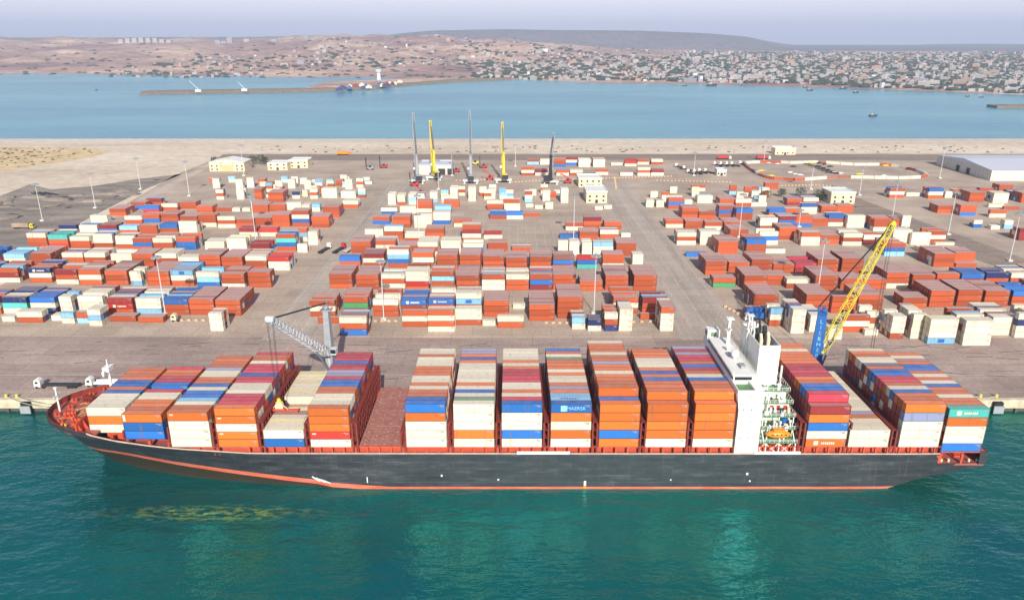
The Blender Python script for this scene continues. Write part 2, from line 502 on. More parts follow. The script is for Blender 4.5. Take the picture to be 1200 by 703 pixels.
# roads through the yard
def strip(x0, x1, y0, y1): return [(x0, y0), (x1, y0), (x1, y1), (x0, y1)]
sheet('road', strip(-112, -82, at(0, 398)[1], 690), GZ + .012, M['lane'])
sheet('road', strip(76, 106, at(0, 398)[1], 700), GZ + .012, M['lane'])
RX = at(1060, 250)
b = MB()
b.mesh([(at(930, 228)[0], at(930, 228)[1], GZ + .012), (at(1230, 335)[0], at(1230, 335)[1], GZ + .012), (at(1260, 325)[0], at(1260, 325)[1], GZ + .012), (at(985, 225)[0], at(985, 225)[1], GZ + .012)], [(0, 1, 2, 3)])
tag(b.build('road', M['rail']), kind='structure')
sheet('road', [at(250, 188), at(1300, 188), at(1300, 181), at(262, 181)], GZ + .012, M['rail'])
# left side: grey dirt bank and dusty track
def poly(name, px, z, mat): return sheet(name, [at(x, y) for x, y in px], z, mat)
poly('dirt_bank', [(-80, 350), (0, 318), (100, 258), (170, 222), (214, 204), (160, 210), (110, 218), (60, 222), (35, 216), (0, 230), (-80, 236)], GZ + .004, M['dirt'])
poly('track', [(-80, 362), (0, 320), (100, 266), (170, 229), (240, 194), (250, 186), (262, 186), (250, 194), (180, 231), (110, 268), (0, 330), (-80, 374)], GZ + .016, M['track'])
poly('dune', [(-400, 215), (0, 201), (60, 192), (110, 184), (130, 178), (100, 174), (0, 172), (-400, 172)], GZ + .006, M['dune'])

# gentle heaps on the dirt bank
b = MB()
g2 = random.Random(4)
for k in range(46):
    x, y = at(g2.uniform(-40, 150), g2.uniform(224, 258))
    px, py, _ = proj(x, y, 5)
    if py > 262 - px * .2 or py < 232 - px*.07: continue
    b.blob(x, y, GZ, g2.uniform(6, 16), g2.uniform(4, 9), g2.uniform(.8, 2.4), k, 10, 6, .5)
tag(b.build('dirt_mounds', M['dirt'], smooth=True), kind='structure')

# painted lines
b = MB()
def line(x0, y0, x1, y1, w=.25, z=GZ + .02):
    d = Vector((x1 - x0, y1 - y0, 0)); d.normalize(); n = Vector((-d.y, d.x, 0)) * w / 2
    b.mesh([(x0 - n.x, y0 - n.y, z), (x1 - n.x, y1 - n.y, z), (x1 + n.x, y1 + n.y, z), (x0 + n.x, y0 + n.y, z)], [(0, 1, 2, 3)])
yA = at(0, 392)[1]
for xx in (-110.5, -97.3, -96.7, -83.5, 77.5, 90.7, 91.3, 104.5):
    line(xx, yA, xx, 680, .22)
for xx in (-104, -90, 84, 98):
    yy = yA
    while yy < 660:
        line(xx, yy, xx, yy + 4, .2); yy += 9
for k in range(-24, 40):
    yk = QY + 47
    line(k * 12.9, yk, k * 12.9 + 6, yk, .2)
for yk in (QY + 6, QY + 21, QY + 34):
    line(-400, yk, 600, yk, .22)
g3 = random.Random(9)
for k in range(260):       # worn arrows, slot marks and patches in the roads and bays
    if k % 2: x = g3.choice((-97, 91)) + g3.uniform(-13, 13); y = g3.uniform(300, 640)
    else: x = g3.uniform(-80, 74); y = g3.uniform(430, 620)
    a = g3.choice((0, math.pi / 2))
    L = g3.uniform(.8, 2.4)
    line(x, y, x + L * math.cos(a), y + L * math.sin(a), g3.uniform(.25, .7), GZ + .024)
for xx in range(-80, 76, 6):
    line(xx, at(0, 296)[1], xx, at(0, 262)[1], .18)
tag(b.build('painted_lines', M['marking']), kind='structure')
b = MB()
for k in range(190):        # rubber scuffs and oil on the apron
    x = g3.uniform(-300, 330); y = g3.uniform(QY + 10, QY + 56); L = g3.uniform(3, 16)
    a = g3.uniform(-.25, .25)
    line(x, y, x + L * math.cos(a), y + L * math.sin(a), g3.uniform(.2, .6), GZ + .016)
tag(b.build('tyre_marks', M['quaydark']), kind='structure')

# ------------------------------------------------------------------ far shore
shore_px = [(-500, 93), (0, 90), (150, 92.5), (300, 94), (450, 95), (600, 94.5), (700, 97), (850, 99.5), (950, 102), (1050, 106), (1130, 109), (1200, 112), (1400, 120), (1900, 150)]
shore = sorted(at(x, y, 0) for x, y in shore_px)
SX = [p[0] for p in shore]; SY = [p[1] for p in shore]
def shore_y(x): return float(np.interp(x, SX, SY))
def fbm(x, y, s, o=4):
    v, a = 0, 1
    for k in range(o):
        v += a * mnoise.noise(Vector((x / s, y / s, 7.3 + k))); s *= .5; a *= .5
    return v
def smooth(a, b, x):
    t = max(0, min(1, (x - a) / (b - a))); return t * t * (3 - 2 * t)
def H(x, y):
    d = y - shore_y(x) + 40 * fbm(x, 0, 300, 2)
    px = 600 + 880 * x / max(y * .95, 1)
    left = 1 - smooth(330, 760, px)
    z = min(6, d * .06) if d > 0 else d * .05
    base = z + smooth(80, 4200, d) * 14
    L = smooth(120, 900, d) * 34 + smooth(900, 4300, d) * 62
    gully = abs(fbm(x, y, 520, 4)) * 75 * smooth(150, 900, d) * (1 - .55 * smooth(2500, 5000, d))
    mid = math.exp(-((px - 560) / 190) ** 2)
    zz = base + left * (L + 0.7 * gully - 8) + mid * (smooth(900, 2600, d) * 42 + gully * .6 * smooth(700, 1600, d))
    # the mesa far behind
    if y > 6300:
        mpx = px
        top = smooth(380, 520, mpx) * (1 - smooth(800, 965, mpx)) * (1 - .25 * smooth(700, 860, mpx))
        prof = smooth(6600 + 200 * fbm(x, 0, 900, 3), 7400, y)
        zz = max(zz, (80 + 112 * top + 8 * fbm(x, y, 600, 3)) * prof * min(1, top * 2.5 + .0))
    if px > 1000 and y > 8200:
        zz = max(zz, (6 + 34 * max(0, fbm(x, 0, 2600, 3) + .2)) * smooth(8200, 9600, y))
    return zz
b = MB()
nx, ny = 220, 110
rows = [0, -25, -90]
us = [(-.5 + i / nx) for i in range(nx + 1)]
for j in range(ny + 1):
    f = (j / ny) ** 1.35
    for u in us:
        ang = u * 1.85
        y0 = None
        # fan-shaped grid: every column runs away from the camera
        lo, hi = 1200.0, 6000.0
        tx = math.tan(ang * .93)
        for _ in range(24):
            mm = (lo + hi) / 2
            if mm < shore_y(mm * tx): lo = mm
            else: hi = mm
        y0 = lo - 60
        y = y0 + f * (11800 - y0)
        x = y * tx
        b.v.append((x, y, H(x, y)))
for j in range(ny):
    for i in range(nx):
        a = j * (nx + 1) + i
        b.f.append((a, a + 1, a + nx + 2, a + nx + 1)); b.m.append(0)
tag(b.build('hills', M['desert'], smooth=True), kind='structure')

# breakwater across the bay
bw = [(164, 111.5), (230, 110), (330, 108.5), (400, 107), (440, 104.5), (480, 100.5), (530, 96.8), (600, 94)]
b = MB()
P0 = [at(x, y, 0) for x, y in bw]
for (x0, y0), (x1, y1) in zip(P0[:-1], P0[1:]):
    n = 10
    for k in range(n):
        xa, ya = x0 + (x1 - x0) * k / n, y0 + (y1 - y0) * k / n
        xb, yb = x0 + (x1 - x0) * (k + 1) / n, y0 + (y1 - y0) * (k + 1) / n
        s = (x1 - x0); 
        j0 = mnoise.noise(Vector((xa * .05, 1, 0))) * 3; j1 = mnoise.noise(Vector((xb * .05, 1, 0))) * 3
        b.mesh([(xa, ya + j0 - 8, -1), (xb, yb + j1 - 8, -1), (xb, yb + 6, 7), (xa, ya + 6, 7), (xa, ya + 46, 7), (xb, yb + 46, 7), (xb, yb + 60, -1), (xa, ya + 60, -1)],
               [(0, 1, 2, 3), (3, 2, 5, 4), (4, 5, 6, 7)])
x0, y0 = P0[0]
b.mesh([(x0 - 14, y0 + 20, -1), (x0, y0 - 8, -1), (x0, y0 + 6, 7), (x0, y0 + 46, 7), (x0, y0 + 60, -1)], [(0, 1, 2, 3, 4)])
tag(b.build('breakwater', M['rock']), 'long low rock breakwater with a surfaced top running into the bay', 'breakwater')

def far_crane(px, py, ht, tilt, label):
    x, y = at(px, py, 7)
    e = empty('far_crane', (x, y, 7)); tag(e, label, 'crane')
    MB().cbox(0, 0, 0, 14, 9, 6).build('body', M['white_steel'], e)
    m_ = MB(); m_.bar((0, 0, 6), (tilt, 0, ht), 1.2, .8); m_.build('boom', M['white_steel'], e)
far_crane(233, 108, 26, -20, 'pale crane leaning left on the breakwater near its tip')
far_crane(287, 107, 22, -15, 'second pale crane leaning left, halfway along the breakwater')
brr = random.Random(6)
for k in range(22):
    px = brr.uniform(390, 470)
    x, y = at(px, np.interp(px, [p[0] for p in bw], [p[1] for p in bw]) - 1.2 - (brr.random() * 4 if k < 30 else .3), 7)
    wdt = brr.uniform(8, 20); key = brr.choice('bmmwyn') if k < 30 else brr.choice('nnm')
    tag(MB().cbox(0, 0, -2, wdt, 12, brr.uniform(3, 5) + 2, .2).cbox(0, 0, 3, wdt * .5, 8, 3.5, .2).build('cargo_pile', CM[key], loc=(x, y, 7)), f'{CC[key][0]} cargo pile on the breakwater ' + ('where it meets the far shore' if k < 30 else 'towards its tip'), 'cargo', f'{CC[key][0]} cargo piles on the breakwater, ' + ('shore end' if k < 30 else 'tip end'))
b = MB(); A_ = at(350, 103, 0); b.prism([at(360, 105.5, 0), at(440, 103.5, 0), at(520, 97, 0), at(540, 94, 0), at(470, 95.5, 0), at(380, 99, 0)], -2, 6.9)
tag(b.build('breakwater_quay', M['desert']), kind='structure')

# second short jetty at the right edge
jx, jy = at(1168, 127, 0)
b = MB(); b.box(jx, jy, -1, jx + 420, jy + 34, 4.5); b.box(jx + 20, jy + 6, 4.5, jx + 420, jy + 8, 6)
tag(b.build('jetty', M['rock']), 'short flat jetty entering the bay at the right edge', 'jetty')

def rbox(b, x, y, z, sx, sy, sz, rz):
    b.cbox(x, y, z - 3, sx, sy, sz + 3, rz)
# town
tw = random.Random(21)
MT = [simple('town_wall_white', (.38, .36, .35), .8, .1, .01), simple('town_wall_sand', (.33, .26, .22), .8, .1, .01), simple('town_wall_grey', (.30, .31, .35), .8, .1, .01),
      simple('town_wall_pink', (.42, .27, .22), .8, .1, .01), M['shed_roof']]
def town_spot():
    while True:
        px = tw.uniform(130, 1320)
        dens = smooth(600, 900, px)
        py = tw.uniform(63, 111)
        if px < 560:
            if not (abs(py - (84 - (px - 180) * .045)) < 5 + (px - 180) * .02 and tw.random() < .22): continue
        elif px < 800:
            if py < 70 and tw.random() < .8: continue
            if tw.random() < .35: continue
        x, y = at(px, py, 12)
        if y < shore_y(x) + 50: continue
        if y > 7600: continue
        return x, y
far = []
for k in range(5600):
    x, y = town_spot()
    s = tw.uniform(7, 17);
    big = tw.random()
    if big > .95: s *= 2.2
    h = tw.uniform(3, 8) if big < .9 else tw.uniform(8, 18)
    far.append((x, y, s, s * tw.uniform(.5, 1.1), h, tw.uniform(-.5, .5), tw.choices(range(5), [6, 3, 1.6, 1.2, .5])[0]))
# tower blocks along the plateau edge, and landmark sheds
for px in list(range(143, 207, 8)):
    y = 5500; x = (px - 600) * (y * CS + 20) / F
    far.append((x, y, 30, 18, 30, 0, 0))
for px in (256, 263, 270, 290, 322, 343, 360):
    y = 5600; x = (px - 600) * (y * CS + 20) / F
    far.append((x, y, 38, 20, tw.uniform(18, 40), 0, tw.choice((0, 2))))
far.sort(key=lambda q: -(q[2] * q[4]) / q[1] ** 2)
def window_rows(b, sx, sy, h, rz):
    b.cur = 1
    c, n = math.cos(rz), math.sin(rz)
    for fl in range(max(1, int(h // 3.2))):
        z = 1.2 + fl * 3.2
        for k in range(max(2, int(sx // 3.5))):
            u = -sx / 2 + (k + .5) * sx / max(2, int(sx // 3.5))
            b.cbox(u * c - (-sy / 2 - .02) * n, u * n + (-sy / 2 - .02) * c, z, 1.3, .25, 1.4, rz)
    b.cur = 0
for i, (x, y, sx, sy, h, rz, mi) in enumerate(far[:150]):
    z = H(x, y)
    bb = MB()
    bb.cbox(0, 0, -4, sx, sy, h + 4, rz)
    bb.cbox(0, 0, h, sx * .3, sy * .3, 2.5, rz)
    window_rows(bb, sx, sy, h, rz)
    o = bb.build('town_building', [MT[mi], M['glass']], loc=(x, y, z))
    px = proj(x, y, z)[0]
    colr = ['white', 'sandy', 'grey', 'pinkish', 'blue-grey roofed'][mi]
    where = ('on the plateau skyline at left' if y > 5300 and px < 500 else 'on the far left shore' if px < 380 else 'behind the breakwater on the far shore' if px < 620 else 'in the middle of the far shore town' if px < 880 else 'in the dense town at right')
    size = 'tall' if h > 16 else 'wide' if sx > 30 else 'small'
    tag(o, f'{size} {colr} block building {where}', 'building', f'{size} {colr} far-off buildings {where}')
b = MB()
for (x, y, sx, sy, h, rz, mi) in far[150:]:
    b.cur = mi
    rbox(b, x, y, H(x, y), sx, sy, h, rz)
tag(b.build('far_town_houses', MT), 'thousands of small pale houses packed across the far shore', 'far town', kind='stuff')
b = MB()
for k in range(6500):
    x, y = town_spot()
    x += tw.uniform(-30, 30)
    r = tw.uniform(4, 10)
    z = H(x, y)
    b.blob(x, y, z + r * .35, r * tw.uniform(.8, 2.2), r, r * .55, k, 6, 4, .5)
M['farleaf'] = simple('far_foliage', (.035, .06, .045), .9, .3, .02)
tag(b.build('far_trees', M['farleaf']), 'dark green trees spread among the houses of the far town', 'far trees', kind='stuff')
# scattered desert scrub
b = MB()
for k in range(900):
    px = tw.uniform(-50, 700); py = tw.uniform(52, 88)
    x, y = at(px, py, 30)
    if y < shore_y(x) + 120 or y > 6500: continue
    r = tw.uniform(3, 9); b.blob(x, y, H(x, y) + 1, r * 1.6, r, r * .5, k, 6, 4, .5)
tag(b.build('desert_scrub', M['farleaf']), 'dark scrub dotted over the dry slopes left of the town', 'scrub', kind='stuff')

# control tower on the far shore
x, y = at(444, 92, 6)
e = empty('control_tower', (x, y, H(x, y)))
tag(e, 'white control tower rising above low sheds behind the breakwater', 'tower')
MB().cyl(0, 0, -3, 30, 7, 5).build('shaft', M['white'], e)
MB().cyl(0, 0, 30, 39, 9, 13, 12).build('cab', M['white'], e)
MB().cyl(0, 0, 39.05, 41, 13.5, 10, 12).build('roof', M['grey_steel'], e)

# boats in the bay
def boat(px, py, L, label):
    x, y = at(px, py, 0)
    e = empty('boat', (x, y, 0), 0)
    tag(e, label, 'boat')
    h = MB()
    h.mesh([(-L/2, -L*.13, 0), (L*.3, -L*.13, 0), (L/2, 0, .4), (L*.3, L*.13, 0), (-L/2, L*.13, 0), (-L/2, -L*.16, L*.16), (L*.3, -L*.16, L*.17), (L*.56, 0, L*.24), (L*.3, L*.16, L*.17), (-L/2, L*.16, L*.16)],
           [(0, 1, 6, 5), (1, 2, 7, 6), (2, 3, 8, 7), (3, 4, 9, 8), (4, 0, 5, 9), (5, 6, 7, 8, 9), (4, 3, 2, 1, 0)])
    h.build('hull', M['dark'], e)
    MB().box(-L*.35, -L*.1, L*.15, L*.0, L*.1, L*.34).build('cabin', M['grey_steel'], e)
    MB().bar((L*.1, 0, L*.15), (L*.1, 0, L*.6), .4).build('mast', M['dark'], e)
for px, py, L, lab in [(834, 101, 28, 'dark boat moored close to the middle of the far shore'), (944, 103, 14, 'smaller upper boat of the pair offshore of the town'),
                       (949, 106.5, 16, 'lower boat of the pair offshore of the town'), (988, 104.5, 18, 'dark boat beside the far beach, just right of the boat pair'),
                       (1003, 109, 14, 'small dark boat alone a little off the far beach'), (1023, 136.5, 14, 'lone dark boat far out in the middle of the bay'),
                       (802, 101, 14, 'small dark boat left of the larger moored boat'), (1134, 113.5, 10, 'leftmost tiny boat near the right end of the beach'),
                       (1150, 114.5, 10, 'tiny boat near the right end of the beach, nearest the jetty'), (868, 100.5, 10, 'tiny boat right of the larger moored boat'),
                       (113, 106, 9, 'tiny dark boat left of the breakwater tip')]:
    boat(px, py, L, lab)

# ------------------------------------------------------------------ containers
LEN = {'L': 12.19, 'S': 6.06}
WID, = (2.44,)
def cont_shape(b, L, h, x=0, y=0, z=0, rz=0, detail=True, rail=1, idm=None):
    """a box with corner posts and rails proud of slightly sunk walls and doors at one end"""
    t = .06
    W = WID
    def bx(x0, y0, z0, x1, y1, z1): b.box(x + x0, y + y0, z + z0, x + x1, y + y1, z + z1)
    if not detail:
        bx(0, 0, 0, L, W, h); return
    bx(t, t, .04, L - t, W - t, h - .03)
    c0 = b.cur
    b.cur = c0 + rail
    for cx in (0, L - .16):
        for cy in (0, W - .16):
            bx(cx, cy, 0, cx + .16, cy + .16, h)
    for cy in (0, W - .09):
        bx(.165, cy, h - .11, L - .165, cy + .09, h - .005); bx(.165, cy, .01, L - .165, cy + .09, .16)
    for cx in (0, L - .09):
        bx(cx, .165, h - .11, cx + .09, W - .165, h - .006); bx(cx, .165, .012, cx + .09, W - .165, .16)
    for k in range(4):
        yy = .42 + k * .5
        bx(L - .055, yy, .18, L - .02, yy + .05, h - .13)
    b.cur = c0 + 2 if idm is None else idm
    bx(L - 2.2, -.002, h - .56, L - .55, .057, h - .38)
    bx(L - 1.5, -.002, h - .95, L - .55, .057, h - .72)
    b.cur = c0

_mesh = {}
def cont_mesh(key, kind, h):
    q = (key, kind, round(h, 2))
    if q not in _mesh:
        b = MB(); cont_shape(b, LEN[kind], h)
        _mesh[q] = b.data('shipping_container', [CM[key], RM[key], IDM])
    return _mesh[q]

ORD = ['', 'first', 'second', 'third', 'fourth', 'fifth', 'sixth', 'seventh', 'eighth', 'ninth', 'tenth', 'eleventh', 'twelfth', 'thirteenth', 'fourteenth', 'fifteenth', 'sixteenth', 'seventeenth', 'eighteenth', 'nineteenth', 'twentieth',
       'twenty-first', 'twenty-second', 'twenty-third', 'twenty-fourth', 'twenty-fifth', 'twenty-sixth', 'twenty-seventh', 'twenty-eighth', 'twenty-ninth', 'thirtieth']
BOX = []      # every container: x, y, z, kind, h, colour, label, group, note
def add_box(x, y, z, kind, h, key, label, group, note=None):
    BOX.append(dict(x=x, y=y, z=z, k=kind, h=h, c=key, label=label, group=group, note=note))

# ---- on the ship.  bay: world x, base z, y of the first row, tier height, front column from the bottom, tops of the rows near to far, height of each row
SY0 = 201.3
PITCH = 2.5
bays = [
 (-132.2, 15.6, 208.7, 2.9, 'wow',   'wwwwbobboooo', '3' * 12),
 (-119.5, 15.2, 205.2, 2.9, 'bbo',   'oooowwkbbkkook', '33333332333333'),
 (-103.6, 14.9, 201.3, 2.9, 'wwwo',  'oowlbbwboowwpoooo', '4' * 17),
 (-89.3, 14.8, 201.3, 2.62, 'oowoo', 'kkkkwwwkkbkkkwook', '5' * 17),
 (-75.3, 14.8, 201.3, 2.9, 'bw',     'wwywsywwswywwywyy', '22222211122222222'),
 (-61.2, 14.8, 201.3, 2.62, 'wrooo', 'wwwwoobbkppkkbkkk', '5' * 17),
 (-32.1, 14.8, 201.3, 2.9, 'wwwob',  'bboowowwooowwwoww', '5' * 17),
 (-17.6, 14.8, 201.3, 2.9, 'wowww',  'wgwbwowwwwwwobopp', '5' * 17),
 (-3.1, 14.8, 201.3, 2.9, 'wbwwb',   'bkwowwkkkkowowwww', '5' * 17),
 (11.7, 14.8, 201.3, 2.9, 'wowob',   'bllopowwowooogwob', '5' + '5' * 16),
 (26.3, 14.8, 201.3, 2.9, 'obooo',   'oboooowoopoowooow', '55' + '6' * 13 + '66'),
 (40.6, 14.8, 201.3, 2.9, 'woooo',   'oooobobowwwoooowo', '5' + '6' * 13 + '555'),
 (54.9, 14.8, 201.3, 2.9, 'woooo',   'oooobwokbokkpkpow', '5' + '6' * 14 + '55'),
 (89.3, 14.8, 201.3, 2.75, 'owbom',   'okbbookkkkoooowoo', '5' + '6' * 16),
 (102.3, 14.8, 201.3, 2.9, 'ww',     'wwwopwwwwwwwwwwww', '2' * 17),
 (117.7, 14.8, 201.3, 2.9, 'wwwpo',  'ooobwokkbbonwwoow', '5' * 17),
 (131.2, 13.0, 201.6, 2.9, 'bwwot',  'toowoobwowobboswo', '5' * 17),
]
crnd = random.Random(5)
BAYW = []
for bi, (bx, bz, by, th, front, tops, hs) in enumerate(bays):
    hs = (hs + hs[-1] * 20)[:len(tops)]
    BAYW.append((bx, bz, by, by + PITCH * len(tops)))
    ends = 'mmmmwmbnmwmmbmmwmtmm' if bx > 80 else 'omwmkwbos'
    prev = front
    for r, top in enumerate(tops):
        n = int(hs[r])
        col = list(front) if r == 0 else [crnd.choice(ends) for _ in range(n)]
        if r and top == 'o' and bx > -100 and bx < 60 and crnd.random() < .6: pass
        while len(col) < n: col.append(top)
        col = col[:n]
        if not (r == 0 and len(front) == n): col[-1] = top
        for k in range(n):
            inner = 0 < r < len(tops) - 1 and k < n - 1 and False
            lab = f"{CC[col[k]][0]} container on the ship, {ORD[bi+1]} bay from bow, {ORD[r+1]} row from water side, {'top' if k == n-1 else 'bottom' if k == 0 else ORD[k+1]} tier"
            note = None
            if r == 0 and bi == 9 and k == 4: note = ('word', 'MAERSK', 'l')
            if r == 0 and bi == 13 and k == 0: note = ('marks', 'w')
            if r == 0 and bi == 16 and k == 4: note = ('marks', 'w')
            if r == 0 and bi in (2, 3) and k == 3: note = ('small', 'w')
            if r == 0 and bi == 3 and k == 1: note = ('small', 'w')
            if r == 0 and bi == 5 and k == 1: note = ('small', 'w')
            if r == 0 and bi == 8 and k == 2: note = ('marks', 'y')
            if r == 0 and bi == 1 and k == 2: note = ('plate', 'w')
            if r == 1 and bi == 9 and k == n - 1: note = ('roof', 'b')
            add_box(bx + crnd.uniform(-.02, .02), by + r * PITCH, bz + k * (th + .02), 'L', th, col[k], lab, 'containers stacked on the ship', note)

